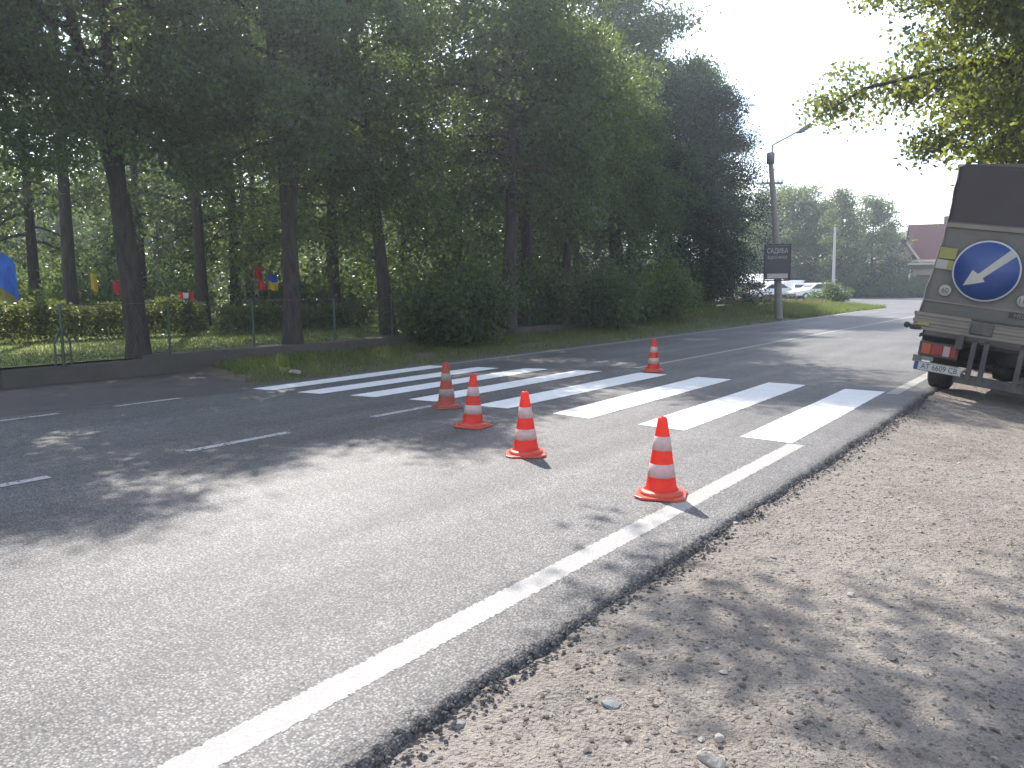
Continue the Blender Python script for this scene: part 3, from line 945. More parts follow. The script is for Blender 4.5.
for k, (b, a, rx, h) in enumerate([(-24, 9, 2.2, 1.5), (-26, 14, 2.6, 1.8), (-23, 19, 2.4, 1.6), (-22, 24, 2.4, 2.2), (-28, 26, 3, 2.4), (-34, 14, 3, 2.2), (-34, 7, 3, 2.0), (-36, 22, 3.2, 2.4), (-30, 0, 2.6, 2.0), (-20.5, 29, 2.2, 2.2), (-44, 10, 3.5, 2.6), (-44, 20, 3.5, 2.6)]):
    o = bush('shrub', 140 + k, rx, rx * .8, h, 5000, .19, LEAF_A if k % 3 else LEAF_B)
    o.location = rp(b, a, .25)
    tag(o, 'shaded shrub in the park beyond the hedge', 'shrub', 'shrubs in the park beyond the hedge')
# hedge: a clipped box of leaves on stems
def hedge(b0, a0, b1, a1, wdt, h, n, seed, lab):
    rng = np.random.default_rng(seed); rd = random.Random(seed)
    root = empty('hedge', rp(b0, a0, .27))
    p0, p1 = Vector((0, 0, 0)), rp(b1, a1) - rp(b0, a0)
    ln = p1.length; d = p1.normalized(); s = Vector((-d.y, d.x, 0))
    t = rng.uniform(0, ln, n); u = np.clip(rng.normal(0, .55, n), -1, 1) * wdt / 2; z = h * rng.uniform(0.03, 1, n) ** .75
    z *= 1 + 0.07 * np.sin(t * 2.1) + 0.06 * np.sin(t * 5.3 + 1) + .03 * np.sin(t * 17)
    keep = np.sin(t * 9.1 + z * 11) + np.sin(t * 23 - z * 7 + u * 5) > -1.25
    t, u, z = t[keep], u[keep], z[keep]
    C = np.outer(t, np.array(d)) + np.outer(u, np.array(s)); C[:, 2] = z
    P, F = leaf_arrays(C, 1, (.03, .03, .03), .085, .055, rng)
    np_mesh('foliage', P, F, LEAF_H, False, root)
    tag(root, lab, 'hedge')
hedge(-19.6, 1.0, -16.9, 11.0, .8, .78, 26000, 5, 'clipped hedge with a sunlit top beyond the lawn')
hedge(-16.9, 11.4, -16.2, 15.6, .8, .62, 9000, 6, 'darker low hedge behind the wire fence')

# low wall, kerb, fence
mb = MB()
def wall_run(bs_, z0, z1, th):
    for (b0, a0), (b1, a1) in zip(bs_, bs_[1:]):
        p, q = rp(b0, a0), rp(b1, a1); d = (q - p).normalized(); s = Vector((-d.y, d.x, 0)) * th
        mb.add([p + Vector((0, 0, z0)), q + Vector((0, 0, z0)), q + s + Vector((0, 0, z0)), p + s + Vector((0, 0, z0)),
                p + Vector((0, 0, z1)), q + Vector((0, 0, z1)), q + s + Vector((0, 0, z1)), p + s + Vector((0, 0, z1))],
               [(0, 3, 2, 1), (4, 5, 6, 7), (0, 1, 5, 4), (1, 2, 6, 5), (2, 3, 7, 6), (3, 0, 4, 7)])
wall_run([(-12.02, 6.8), (-12.04, 11), (-12.0, 16), (-12.02, 21.5)], -.2, .30, .26)
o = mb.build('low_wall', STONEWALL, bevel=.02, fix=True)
bm = bmesh.new(); bm.from_mesh(o.data); bmesh.ops.subdivide_edges(bm, edges=bm.edges, cuts=6, use_grid_fill=True)
for v in bm.verts:
    n = mnoise.noise_vector(v.co * 1.7) * .03; v.co += n
bm.to_mesh(o.data); bm.free()
tag(o, 'low weathered concrete wall along the grass verge', 'wall')
mb = MB()
wall_run([(-13.6, -6), (-12.9, 2.5), (-12.25, 4.8), (-12.03, 6.85)], -.2, .25, .22)
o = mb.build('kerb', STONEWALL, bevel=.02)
tag(o, 'pale concrete kerb edging the lawn at the driveway', 'kerb')

froot = empty('wire_fence', rp(-12.2, 6.8, .28))
fence_pts = [(-13.75, -5.5), (-13.05, 2.3), (-12.5, 4.2), (-12.15, 5.6), (-12.2, 7.3), (-12.25, 8.95), (-12.2, 10.8), (-12.2, 12.4), (-12.2, 14.1), (-12.2, 15.8), (-12.2, 17.5), (-12.2, 19.2)]
org = rp(-12.2, 6.8, .28)
for k, (b, a) in enumerate(fence_pts):
    if 0 < k < 3: continue
    p = rp(b, a, .28) - org
    mb = MB(); mb.tube([p + Vector((0, 0, -.05)), p + Vector((0, 0, .86))], .022, 8)
    if k == 3:
        e = Vector((math.sin(YAW), math.cos(YAW), 0))
        for sgn in (-1, 1):
            q = p + e * sgn * .11
            mb.tube([q + Vector((0, 0, -.03)), q + Vector((0, 0, .3)), p + Vector((0, 0, .55))], .014, 6)
        mb.tube([p + e * -.11 + Vector((0, 0, .12)), p + e * .11 + Vector((0, 0, .12))], .012, 6)
    mb.build('post', FENCE_M, froot)
wire = MB()
for (b0, a0), (b1, a1) in zip(fence_pts[3:], fence_pts[4:]):
    p, q = rp(b0, a0, .28) - org, rp(b1, a1, .28) - org
    wire.tube([p + Vector((0, 0, .84)), q + Vector((0, 0, .84))], .007, 4, cap=False)
    wire.tube([p + Vector((0, 0, .05)), q + Vector((0, 0, .05))], .004, 3, cap=False)
    n = 26
    for k in range(n):
        t0, t1 = k / n, (k + 6) / n
        for s0, s1 in ((.05, .84), (.84, .05)):
            A = p.lerp(q, t0); tt = min(1, t1); f = (tt - t0) / (t1 - t0)
            B = p.lerp(q, tt)
            wire.tube([A + Vector((0, 0, s0)), B + Vector((0, 0, s0 + (s1 - s0) * f))], .0016, 3, cap=False)
wire.build('mesh', FENCE_M, froot, fix=False)
tag(froot, 'thin green wire mesh fence on slim posts', 'fence')

# grass on verge and lawn
def verge_area(r):
    a = 6.6 + 40 * r.random() ** 1.3
    b = -9.45 - 2.5 * r.random() ** .8
    if a < a_start(b) + .5: return None, 0
    if mnoise.noise(Vector((b * 1.2, a * .8, 5))) < -.42: return None, 0
    return rp(b, a, verge_h(b, a)), 0.35 + 0.9 * ((-b - 9.45) / 2.5) * (0.6 + 0.9 * sstep(a, 20, 28))
grass('verge_grass', verge_area, 34000, .15, .016, GRASS, 1, 'shaded grass on the verge beside the crosswalk')
def lawn_area(r):
    b = -12.4 - 9 * r.random(); a = -2 + 24 * r.random()
    return rp(b, a, bank_z(b, a)), 1
grass('lawn_grass', lawn_area, 60000, .05, .022, GRASS, 2, 'mown lawn grass between the fence and the hedge')
def bank_area(r):
    a = 23 + 24 * r.random(); b = -10.6 - 2.6 * r.random()
    z = verge_z(b, a) if b > -12.2 else bank_z(b, a)
    return rp(b, a, z), 1
grass('bank_grass', bank_area, 12000, .19, .025, DRYGRASS, 3, 'tall dry grass on the bank beside the sign post')
def far_area(r):
    a = 32 + 16 * r.random(); b = -9.55 - (1.2 + .04 * (a - 32)) * r.random()
    return rp(b, a, verge_z(b, a)), 1
grass('far_grass', far_area, 9000, .22, .035, GRASS, 4, 'sunlit green grass strip at the far left road edge')

# big tree on the right, its boughs hanging over the dirt and the road
rtree = build_tree('overhanging_tree', 91, 12.0, 0.27, 3.0, 4.8, 230000, 0.115, LEAF_C, limbs=110, droop=0.16, forks=1, gap=.03, sig=.2, peak=.42, bulge=.48, e0=8, tw=1.6)
place(rtree, 0.05, 17.5, -.25, 0.9, 1.0)
tag(rtree, 'spreading yellow-green tree with boughs hanging over the truck', 'tree')
# its long bough over the road
tb = MB(); cen = []; rd = random.Random(9)
tloc = rp(0.05, 17.5, -.25)
rotinv = Matrix.Rotation(-0.9, 3, 'Z')
def bough(pts, r0, nt, spread):
    P = [Vector(p) for p in pts]
    tb.tube(P, [r0 * (1 - .85 * j / (len(P) - 1)) for j in range(len(P))], 6)
    for k in range(nt):
        s = (0.3 + 0.7 * rd.random()) * (len(P) - 1); i = min(len(P) - 2, int(s))
        q = P[i].lerp(P[i + 1], s - i)
        e = q + Vector((rd.gauss(0, spread), rd.gauss(0, spread), rd.gauss(0, spread * .35)))
        tb.tube([q, e], [.01, .003], 3, cap=False)
        cen.append(e); cen.append(q.lerp(e, .6))
bough([(9.9, 14.2, 6.6), (7.4, 11.0, 7.2), (4.2, 9.6, 6.9), (1.4, 9.0, 6.6), (-.4, 8.9, 6.3), (-1.3, 9.2, 6.1)], .09, 46, .42)
bough([(7.4, 11.0, 7.2), (4.6, 9.0, 6.7), (1.6, 8.4, 6.3), (-.9, 8.3, 6.0)], .06, 40, .42)
bough([(4.2, 9.6, 6.9), (1.6, 10.0, 6.9), (.2, 9.9, 6.7)], .05, 14, .4)
def to_local(v): return tuple(rotinv @ (Vector(v) - tloc))
tb.v = [to_local(v) for v in tb.v]
C = np.array([to_local(c) for c in cen])
P, F = leaf_arrays(C, 26, (.2, .2, .13), .12, .075, np.random.default_rng(4))
bo = tb.build('bough', BARK, rtree, fix=False)
np_mesh('bough_leaves', P, F, LEAF_C, False, bo)

# ------------------------------------------------------------------ far background
FARG = 'trees around the bend of the road'
fA = build_tree('far_tree', 121, 11, .25, 1.6, 4.2, 15000, .3, LEAF_F, limbs=46, droop=.25, sig=.5, gap=.08)
fB = build_tree('far_tree', 133, 12, .2, 2.5, 2.6, 8000, .3, LEAF_F, limbs=34, droop=.2, sig=.4, gap=.2)
def at_px(px, dist): return Vector(((px - 512) / 806.9 * dist, dist, 0))
used = set()
for proto, px, dist, s, rz, lab in [
        (fA, 795, 82, .92, 0, 'round pale green tree behind the sign post'),
        (fB, 838, 75, .80, 1, 'tall thin tree rising above its neighbours at the bend'),
        (fA, 869, 79, .80, 2, 'broad rounded tree left of the red roofed house'),
        (fA, 768, 86, .95, 4, 'pale tree partly hidden by the dark evergreen'),
        (fA, 815, 80, .78, 3, 'tree in front of the beige roofed house'),
        (fB, 886, 98, .7, 5, 'small tree between broad tree and red roofed house'),
        (fA, 730, 95, .95, 5.5, 'tree far behind the parking area'),
        (fA, 940, 118, .8, 2.6, 'tree behind the red roofed house')]:
    o = proto if id(proto) not in used else copy_tree(proto)
    used.add(id(proto))
    p = at_px(px, dist); o.location = (p.x, p.y, -.05); o.rotation_euler = (0, 0, rz); o.scale = (s, s, s)
    tag(o, lab, 'tree', FARG)
for k, (px, dist, rx, h, n, m, lab) in enumerate([
        (829, 49, 1.15, 1.35, 7000, LEAF_A, 'dark rounded bush at the tip of the verge'),
        (816, 48.5, .7, .75, 3000, LEAF_A, 'smaller bush just left of the rounded bush'),
        (855, 79, 2.6, 2.0, 4500, LEAF_F, 'bush in front of the beige house across the road'),
        (893, 76, 2.0, 2.8, 5000, LEAF_F, 'tall bush below the red roofed house'),
        (908, 79, 1.8, 2.2, 4000, LEAF_F, 'pale bush beside the truck at the far roadside'),
        (880, 79, 2.6, 1.6, 4000, LEAF_A, 'low dark bush under the broad rounded tree'),
        (838, 80, 2.0, 1.8, 4000, LEAF_F, 'bush under the tall thin tree'),
        (924, 77, 2.4, 2.0, 4500, LEAF_F, 'bush at the roadside nearest the truck edge'),
        (866, 77, 2.2, 1.5, 4000, LEAF_A, 'low dark bush right of the bush before the beige house'),
        (745, 37, .6, .9, 2500, LEAF_H, 'small pale bush near the parked cars')]):
    o = bush('bush', 200 + k, rx, rx, h, n, .2 if dist > 60 else .11, m)
    p = at_px(px, dist); o.location = (p.x, p.y, .05)
    tag(o, lab, 'bush', 'bushes by the bend')

ROOF_R = plain('red_roof', (0.065, 0.018, 0.022), .9, .25, 2, spec=.2)
WALL_P = plain('pink_wall', (0.55, 0.42, 0.37), .9, .1, 1)
WALL_B = plain('brown_wall', (0.16, 0.09, 0.07), .9, .2, 1)
ROOF_B = plain('beige_roof', (0.48, 0.40, 0.35), .8, .15, 1.5)
def gable_roof(mb, x0, x1, y0, y1, z0, z1, over=.4, ridge='Y', th=.12):
    if ridge == 'Y':
        xm = (x0 + x1) / 2
        for s, xe in ((-1, x0 - over), (1, x1 + over)):
            ze = z0 - over * (z1 - z0) / (xm - x0)
            vs = [(xe, y0 - over, ze), (xe, y1 + over, ze), (xm, y1 + over, z1), (xm, y0 - over, z1)]
            vs += [(x, y, z + th) for x, y, z in vs]
            mb.add(vs, [(0, 1, 2, 3), (4, 5, 6, 7), (0, 1, 5, 4), (1, 2, 6, 5), (2, 3, 7, 6), (3, 0, 4, 7)])
    else:
        ym = (y0 + y1) / 2
        for s, ye in ((-1, y0 - over), (1, y1 + over)):
            ze = z0 - over * (z1 - z0) / (ym - y0)
            vs = [(x0 - over, ye, ze), (x1 + over, ye, ze), (x1 + over, ym, z1), (x0 - over, ym, z1)]
            vs += [(x, y, z + th) for x, y, z in vs]
            mb.add(vs, [(0, 1, 2, 3), (4, 5, 6, 7), (0, 1, 5, 4), (1, 2, 6, 5), (2, 3, 7, 6), (3, 0, 4, 7)])
def window(parent, c, w_, h, mat_f=WHITE_P):
    f = MB()
    x, y, z = c
    for cx, cz, sx, sz in ((0, h / 2, w_ + .1, .08), (0, -h / 2, w_ + .1, .08), (-w_ / 2, 0, .08, h - .08), (w_ / 2, 0, .08, h - .08), (0, 0, .05, h - .08)):
        f.box((x + cx, y - .05, z + cz), (sx, .12, sz))
    fo = f.build('window', mat_f, parent)
    MB().box((x, y - .012, z), (w_, .03, h)).build('pane', GLASS_D, fo)
    return fo
# red roofed house
hp = at_px(915, 78)
hs = empty('house', (hp.x, hp.y, 0), (0, 0, R(-20)))
mb = MB(); mb.box((3.2, 4, 2.0), (6.6, 8, 4.0)); mb.prism([(0, 4.0), (8, 4.0), (4, 6.5)], .01, 6.49, 'X'); mb.build('wall', WALL_P, hs)
mb = MB(); gable_roof(mb, 0, 6.5, 0, 8, 3.9, 7.0, .6, 'X')
rf = mb.build('roof', ROOF_R, hs)
MB().box((3, 5, 7), (.6, .6, 1.8)).build('chimney', WALL_B, rf)
mb = MB(); mb.box((-1.4, 2.2, 1.8), (2.8, 4.4, 3.6)); mb.prism([(-2.8, 3.6), (0, 3.6), (-1.4, 5.2)], .01, 4.39, 'Y'); mb.build('bay_wall', WALL_P, hs)
mb = MB(); gable_roof(mb, -2.8, 0, 0, 4.4, 3.5, 5.5, .55); mb.build('bay_roof', ROOF_R, hs)
for sg in (-1, 1):
    a_ = math.atan2(2.0, 1.4)
    mb = MB(); mb.box((-1.4 + sg * 1.0, -.57, 4.12), (2.6, .06, .2), rot=Matrix.Rotation(sg * a_, 3, 'Y')); mb.build('eave_board', ROOF_B, hs)
MB().box((3.2, -.62, 3.42), (7.6, .06, .22)).build('eave_board', ROOF_B, hs)
mb = MB(); mb.box((.6, -1.0, 2.9), (3.4, 2.0, .14), rot=Matrix.Rotation(R(-12), 3, 'X')); mb.build('porch_roof', ROOF_B, hs)
for x in (-.9, 2.1):
    mb = MB(); mb.box((x, -1.8, 1.3), (.16, .16, 2.6)); mb.build('porch_post', WHITE_P, hs)
for c in ((4.6, -.02, 2.4), (2.8, -.02, 2.4), (-1.4, -.02, 3.0), (-1.4, -.02, 1.4)): window(hs, c, .9, 1.1)
MB().box((.6, -.03, 1.05), (1, .1, 2.1)).build('door', WALL_B, hs)
tag(hs, 'pink house with steep dark red roofs behind the truck', 'house')
# beige roofed house
hp = at_px(824, 90)
h2 = empty('house', (hp.x, hp.y, 0), (0, 0, R(-24)))
mb = MB(); mb.box((0, 3, 1.8), (9, 6, 3.6)); mb.build('wall', WALL_B, h2)
mb = MB(); gable_roof(mb, -4.5, 4.5, 0, 6, 3.5, 5.6, .5, 'X'); mb.build('roof', ROOF_B, h2)
for c in ((-2.5, -.02, 1.9), (.4, -.02, 1.9), (2.8, -.02, 1.9)): window(h2, c, 1.0, 1.2)
tag(h2, 'low brown house with a pale beige roof among trees', 'house')
hp = at_px(850, 82)
h3 = empty('shed', (hp.x, hp.y, 0), (0, 0, R(-30)))
mb = MB(); mb.box((0, 2, 1.2), (4.5, 4, 2.4)); mb.prism([(-2.25, 2.4), (2.25, 2.4), (0, 4.1)], .01, 3.99, 'Y'); mb.build('wall', plain('pale_wall', (.55, .55, .55), .9, .1, 1), h3)
mb = MB(); gable_roof(mb, -2.25, 2.25, 0, 4, 2.3, 4.2, .35); mb.build('roof', WALL_B, h3)
window(h3, (0, -.02, 1.4), .9, .9)
MB().box((1.4, -.03, 1.0), (.9, .08, 2)).build('door', WALL_B, h3)
tag(h3, 'small pale gabled outbuilding behind a bush', 'shed')

# lamp post with its sign
lb = rp(-9.9, 30.8, .02)
lamp = empty('street_lamp', lb)
mb = MB(); mb.tube([(0, 0, -.3), (-.12, 0, 2), (-.30, .0, 4), (-.5, .0, 5.9)], [.15, .13, .108, .088], 10)
mb.build('post', plain('lamp_concrete', (.21, .195, .185), .9, .2, 3, bumpy=.4), lamp)
mb = MB(); mb.lathe([(.0, 5.75), (.15, 5.75), (.15, 6.12), (.12, 6.16), (0, 6.16)], 12, (-.5, 0, 0)); mb.build('collar', GREYMETAL, lamp)
mb = MB(); mb.tube([(-.46, 0, 6.0), (-.44, 0, 6.42), (-.3, 0, 6.5), (.55, 0, 6.95)], .03, 8); mb.build('arm', GREYMETAL, lamp)
mb = MB(); rot = Matrix.Rotation(R(-32), 3, 'Y')
mb.box((.74, 0, 7.04), (.55, .24, .15), rot=rot, taper=.7); mb.box(Vector((.50, 0, 6.90)), (.16, .12, .1), rot=rot)
lh = mb.build('lamp_head', GREYMETAL, lamp, bevel=.02)
mb = MB(); mb.box((.785, 0, 6.965), (.36, .18, .03), rot=rot); mb.build('diffuser', WHITE_P, lh)
mb = MB(); mb.box((-.42, 0, 5.05), (.8, .07, .07)); mb.build('crossarm', GREYMETAL, lamp)
for x in (-.78, -.6, -.2, -.05):
    mb = MB(); mb.lathe([(0, 5.08), (.03, 5.09), (.045, 5.13), (.025, 5.15), (.04, 5.18), (.02, 5.22), (0, 5.22)], 8, (x, 0, 0)); mb.build('insulator', WHITE_P, lamp)
tag(lamp, 'leaning concrete lamp post with an angled lamp arm', 'street lamp')
SIGNB = plain('signboard_dark', (.05, .045, .05), .6, .2, 4)
SIGNL = plain('sign_letters', (.42, .4, .41), .6, .1, 8)
SIGNP = plain('sign_strip', (.5, .42, .42), .6, .1, 8)
sp = Vector((lb.x - .06, lb.y - .22, 0))
sign = empty('signboard', (sp.x - .15, sp.y, 1.52), (0, 0, R(-9)))
mb = MB(); mb.box((0, 0, .62), (.86, .04, 1.24)); mb.build('panel', SIGNB, sign, bevel=.006)
mb = MB()
for x in (-.46, .46): mb.box((x, 0, .62), (.05, .06, 1.36))
for z in (-.04, 1.28): mb.box((0, 0, z), (.87, .055, .05))
mb.build('frame', plain('sign_frame', (.03, .028, .028), .6, .2, 5), sign)
mb = MB(); mb.box((.02, -.026, .12), (.74, .012, .17)); mb.build('strip', SIGNP, sign)
M = Matrix.Translation((0, -.024, 1.04)) @ Matrix.Rotation(R(90), 4, 'X')
text_part('lettering', 'САДИБА', .26, SIGNL, sign, M, .004, sx=.68)
M = Matrix.Translation((0, -.024, .8)) @ Matrix.Rotation(R(90), 4, 'X')
text_part('lettering', 'ВІДПОЧИНОК', .15, SIGNL, sign, M, .004, sx=.68)
tag(sign, 'dark framed signboard with two lines of pale lettering', 'sign')
# pale utility pole
up = at_px(832, 62)
pole = empty('utility_pole', (up.x, up.y, 0))
mb = MB(); mb.tube([(0, 0, -.2), (-.05, 0, 5.6)], [.14, .09], 8); mb.build('post', plain('pole_pale', (.5, .5, .49), .9, .1, 3), pole)
mb = MB(); mb.box((0, 0, 5.2), (.9, .07, .07)); mb.build('crossarm', GREYMETAL, pole)
tag(pole, 'thin pale utility pole before the beige house', 'pole')

# parked cars
def make_car(name, paint, prof, glass, width, wheels_x, wr, label, loc, rz, group='vehicles parked beyond the lamp post'):
    root = empty(name, loc, (0, 0, rz))
    mb = MB(); mb.prism(prof, -width / 2, width / 2, 'Y')
    b = mb.build('body', paint, root, bevel=.07)
    gm = MB(); gm.prism(glass, -width / 2 - .012, width / 2 + .012, 'Y'); gm.build('side_window', GLASS_D, root)
    xs = [p[0] for p in prof]; zs = [p[1] for p in prof]
    # front and rear glass
    g0 = sorted(glass)[0]; g1 = sorted(glass)[-1]
    for x in wheels_x:
        for y in (-width / 2 + .08, width / 2 - .08):
            m_ = MB(); m_.lathe([(.0, -.1), (wr * .6, -.1), (wr, -.09), (wr, .09), (wr * .6, .1), (0, .1)], 18, (x, y, wr), ax='Y')
            wo = m_.build('wheel', RUBBER, root)
            MB().lathe([(0, -.112), (wr * .55, -.112), (wr * .55, .112), (0, .112)], 12, (x, y, wr), ax='Y').build('hubcap', PALEMETAL, wo)
    for x, mt, nm in ((min(xs) + .0, plain('headlamp', (.7, .72, .75), .2, .05, 4), 'headlight'), (max(xs), plain('taillamp', (.4, .03, .03), .3, .05, 4), 'tail_light')):
        for y in (-width / 2 + .25, width / 2 - .25):
            MB().box((x, y, .68), (.06, .3, .14)).build(nm, mt, root)
    for x in (min(xs) - .01, max(xs) + .01):
        MB().box((x, 0, .42), (.08, width * .9, .2)).build('bumper', DARKMETAL, root, bevel=.02)
    MB().box((g0[0] + .12, 0, (g0[1] + 1.3) / 2), (.06, width * .8, .4), rot=Matrix.Rotation(R(50), 3, 'Y')).build('windscreen', GLASS_D, root)
    tag(root, label, 'car' if 'van' not in name else 'van', group)
    return root
sed = [(-2.15, .35), (-2.2, .7), (-1.0, .9), (-.35, 1.38), (.9, 1.42), (1.55, 1.0), (2.1, .95), (2.15, .4)]
sedg = [(-.8, .93), (-.28, 1.31), (.82, 1.34), (1.3, .98)]
suv = [(-2.1, .4), (-2.15, .85), (-1.1, 1.05), (-.6, 1.65), (1.7, 1.7), (2.05, 1.1), (2.05, .4)]
suvg = [(-.85, 1.08), (-.5, 1.56), (1.6, 1.6), (1.8, 1.12)]
van = [(-2.3, .4), (-2.35, 1.0), (-1.8, 1.25), (-1.2, 2.05), (2.2, 2.1), (2.3, .4)]
vang = [(-1.55, 1.3), (-1.1, 1.92), (2.0, 1.95), (2.05, 1.3)]
def cp(px, d, z=0): p = at_px(px, d); return (p.x, p.y, z)
make_car('parked_car', WHITE_CAR, sed, sedg, 1.65, (-1.3, 1.3), .31, 'white saloon seen from the side left of the lamp post', cp(770, 74, 0), R(4))
make_car('parked_car', WHITE_CAR, suv, suvg, 1.7, (-1.3, 1.3), .34, 'white off-road car just right of the lamp post', cp(794, 77, 0), R(66))
make_car('parked_car', SILVER_CAR, sed, sedg, 1.65, (-1.3, 1.3), .31, 'silver car between the white off-road car and the van', cp(803, 73, 0), R(58))
make_car('parked_van', WHITE_CAR, van, vang, 1.8, (-1.5, 1.5), .33, 'pale van with a dark rear window at the far right', cp(811, 84, 0), R(-100))
make_car('parked_car', DARK_CAR, sed, sedg, 1.65, (-1.3, 1.3), .31, 'dark car behind the white saloon', cp(772, 82, 0), R(12))
make_car('parked_car', WHITE_CAR, sed, sedg, 1.65, (-1.3, 1.3), .31, 'low white car half hidden by the rounded bush', cp(814, 68, 0), R(10))
# market canopy
cpz = at_px(757, 76)
can = empty('canopy', (cpz.x, cpz.y, 0))
for x in (-1.6, 1.6):
    for y in (-1.2, 1.2): MB().tube([(x, y, 0), (x, y, 1.7)], .06, 6).build('post', WALL_B, can)
mb = MB(); gable_roof(mb, -1.7, 1.7, -1.3, 1.3, 1.6, 2.25, .3, 'X', .05); mb.build('cloth', WHITE_P, can)
MB().box((0, -.6, .45), (2.6, .7, .9)).build('counter', plain('counter_orange', (.45, .22, .14), .7, .2, 3), can)
tag(can, 'white cloth canopy on dark posts left of the cars', 'canopy')

# flags in the park (memorial plots behind the hedge)
def flag(px, py_t, py_b, dist, cols, wpx, label, pole_tilt=0.0, pole_m=GREYMETAL, droop=.3, horizontal=True, zb=.27, pr=.013):
    k = dist / 806.9
    hor = 286.4
    zt = CAM_H + (hor - py_t) * k; zl = CAM_H + (hor - py_b) * k
    p = at_px(px, dist)
    root = empty('flag', (p.x, p.y, zb))
    h = zt - zl; wd = wpx * k
    mats = cols
    mb = MB(); n = 10; m_ = 6
    vs = []; fs = []; mi = []
    for j in range(m_ + 1):
        for i in range(n + 1):
            u = i / n; v = j / m_
            vs.append((u * wd, .05 * math.sin(u * 7 + v * 2) * (0.3 + u), zl - zb + h * v - droop * h * u * u + .02 * math.sin(u * 9)))
    for j in range(m_):
        for i in range(n):
            f = (j * (n + 1) + i, j * (n + 1) + i + 1, (j + 1) * (n + 1) + i + 1, (j + 1) * (n + 1) + i)
            c = int(j / m_ * len(cols)) if horizontal else int(i / n * len(cols))
            mb.add([vs[q] for q in f], [(0, 1, 2, 3)], c, True)
    mb.build('cloth', mats, root, fix=False)
    mb = MB(); mb.tube([(pole_tilt, 0, -.05), (-.015, 0, zt - zb + .06)], pr, 6); mb.build('pole', pole_m, root)
    tag(root, label, 'flag', 'flags in the park behind the hedge')
def cloth(n, c):
    return leaf_mat(n, tuple(x * .9 for x in c), c, tuple(min(1, x * 1.1) for x in c), .4, .8)
F_BLUE = cloth('flag_blue', (.03, .12, .5)); F_YEL = cloth('flag_yellow', (.65, .5, .03)); F_RED = cloth('flag_red', (.6, .04, .06))
F_WHT = cloth('flag_white', (.7, .7, .7)); F_GRN = cloth('flag_green', (.03, .4, .12)); F_BLK = cloth('flag_black', (.03, .03, .03)); F_OLV = cloth('flag_olive', (.22, .2, .05))
flag(-6, 243, 297, 19.5, [F_OLV, F_BLUE, F_BLUE, F_BLUE], 27, 'big blue and olive yellow flag drooping at the left edge', droop=.35)
flag(95, 270, 286, 24, [F_YEL], 6, 'small bright yellow flag left of the forked trunk', droop=.2)
flag(117, 278, 290, 24, [F_RED], 7, 'small red flag touching the forked trunk', droop=.2)
flag(180, 289, 302, 22, [F_RED, F_WHT, F_RED], 16, 'red and white flag on a bright green stick', pole_tilt=.16, pole_m=F_GRN, pr=.03, droop=.15, horizontal=False)
flag(258, 265, 277, 25, [F_RED], 7, 'upper small red flag left of the multi-stemmed trunk', droop=.2)
flag(261, 279, 288, 26, [F_RED], 6, 'lower small red flag left of the multi-stemmed trunk', droop=.2)
flag(271, 272, 288, 25, [F_YEL, F_BLUE], 9, 'small yellow and blue flag beside the multi-stemmed trunk', droop=.1)
# leaning white stick by the big flag
p = at_px(8, 18.6)
mb = MB(); mb.tube([(p.x, p.y, .3), (p.x + .35, p.y + .1, 1.15)], .022, 6)
o = mb.build('white_stick', WHITE_P); tag(o, 'white stick leaning below the big blue flag', 'stick')
for px, d, lab in ((38, 24, 'pale rounded grave stone left of the forked trunk'), (152, 25, 'pale grave stone right of the forked trunk')):
    p = at_px(px, d)
    gs = empty('headstone', (p.x, p.y, .27), (0, 0, R(8)))
    mb = MB(); mb.prism([(-.25, .1), (.25, .1), (.25, .6), (.12, .72), (-.12, .72), (-.25, .6)], -.05, .05, 'Y'); mb.build('slab', CONCRETE, gs, bevel=.01)
    MB().box((0, 0, .05), (.65, .3, .12)).build('plinth', CONCRETE, gs, bevel=.01)
    tag(gs, lab, 'headstone', 'pale grave stones behind the hedge')
# pale scrap lying on the verge
p = rp(-10.15, 8.15, .03)
o = rock_mesh('stone', .13, STONE_W, 77, .3); o.location = p
tag(o, 'pale flat stone lying in the verge grass by the wall', 'stone')

hz = MB(); hz.box((0, 40, 18), (330, 330, 40))
m = bpy.data.materials.new('haze_air'); m.use_nodes = True
t = m.node_tree; t.nodes.remove(t.nodes['Principled BSDF'])
pv = t.nodes.new('ShaderNodeVolumePrincipled')
pv.inputs['Color'].default_value = (.78, .87, 1, 1); pv.inputs['Density'].default_value = .0015; pv.inputs['Anisotropy'].default_value = .6
t.links.new(pv.outputs[0], t.nodes['Material Output'].inputs['Volume'])
o = hz.build('haze', m); tag(o, kind='stuff')

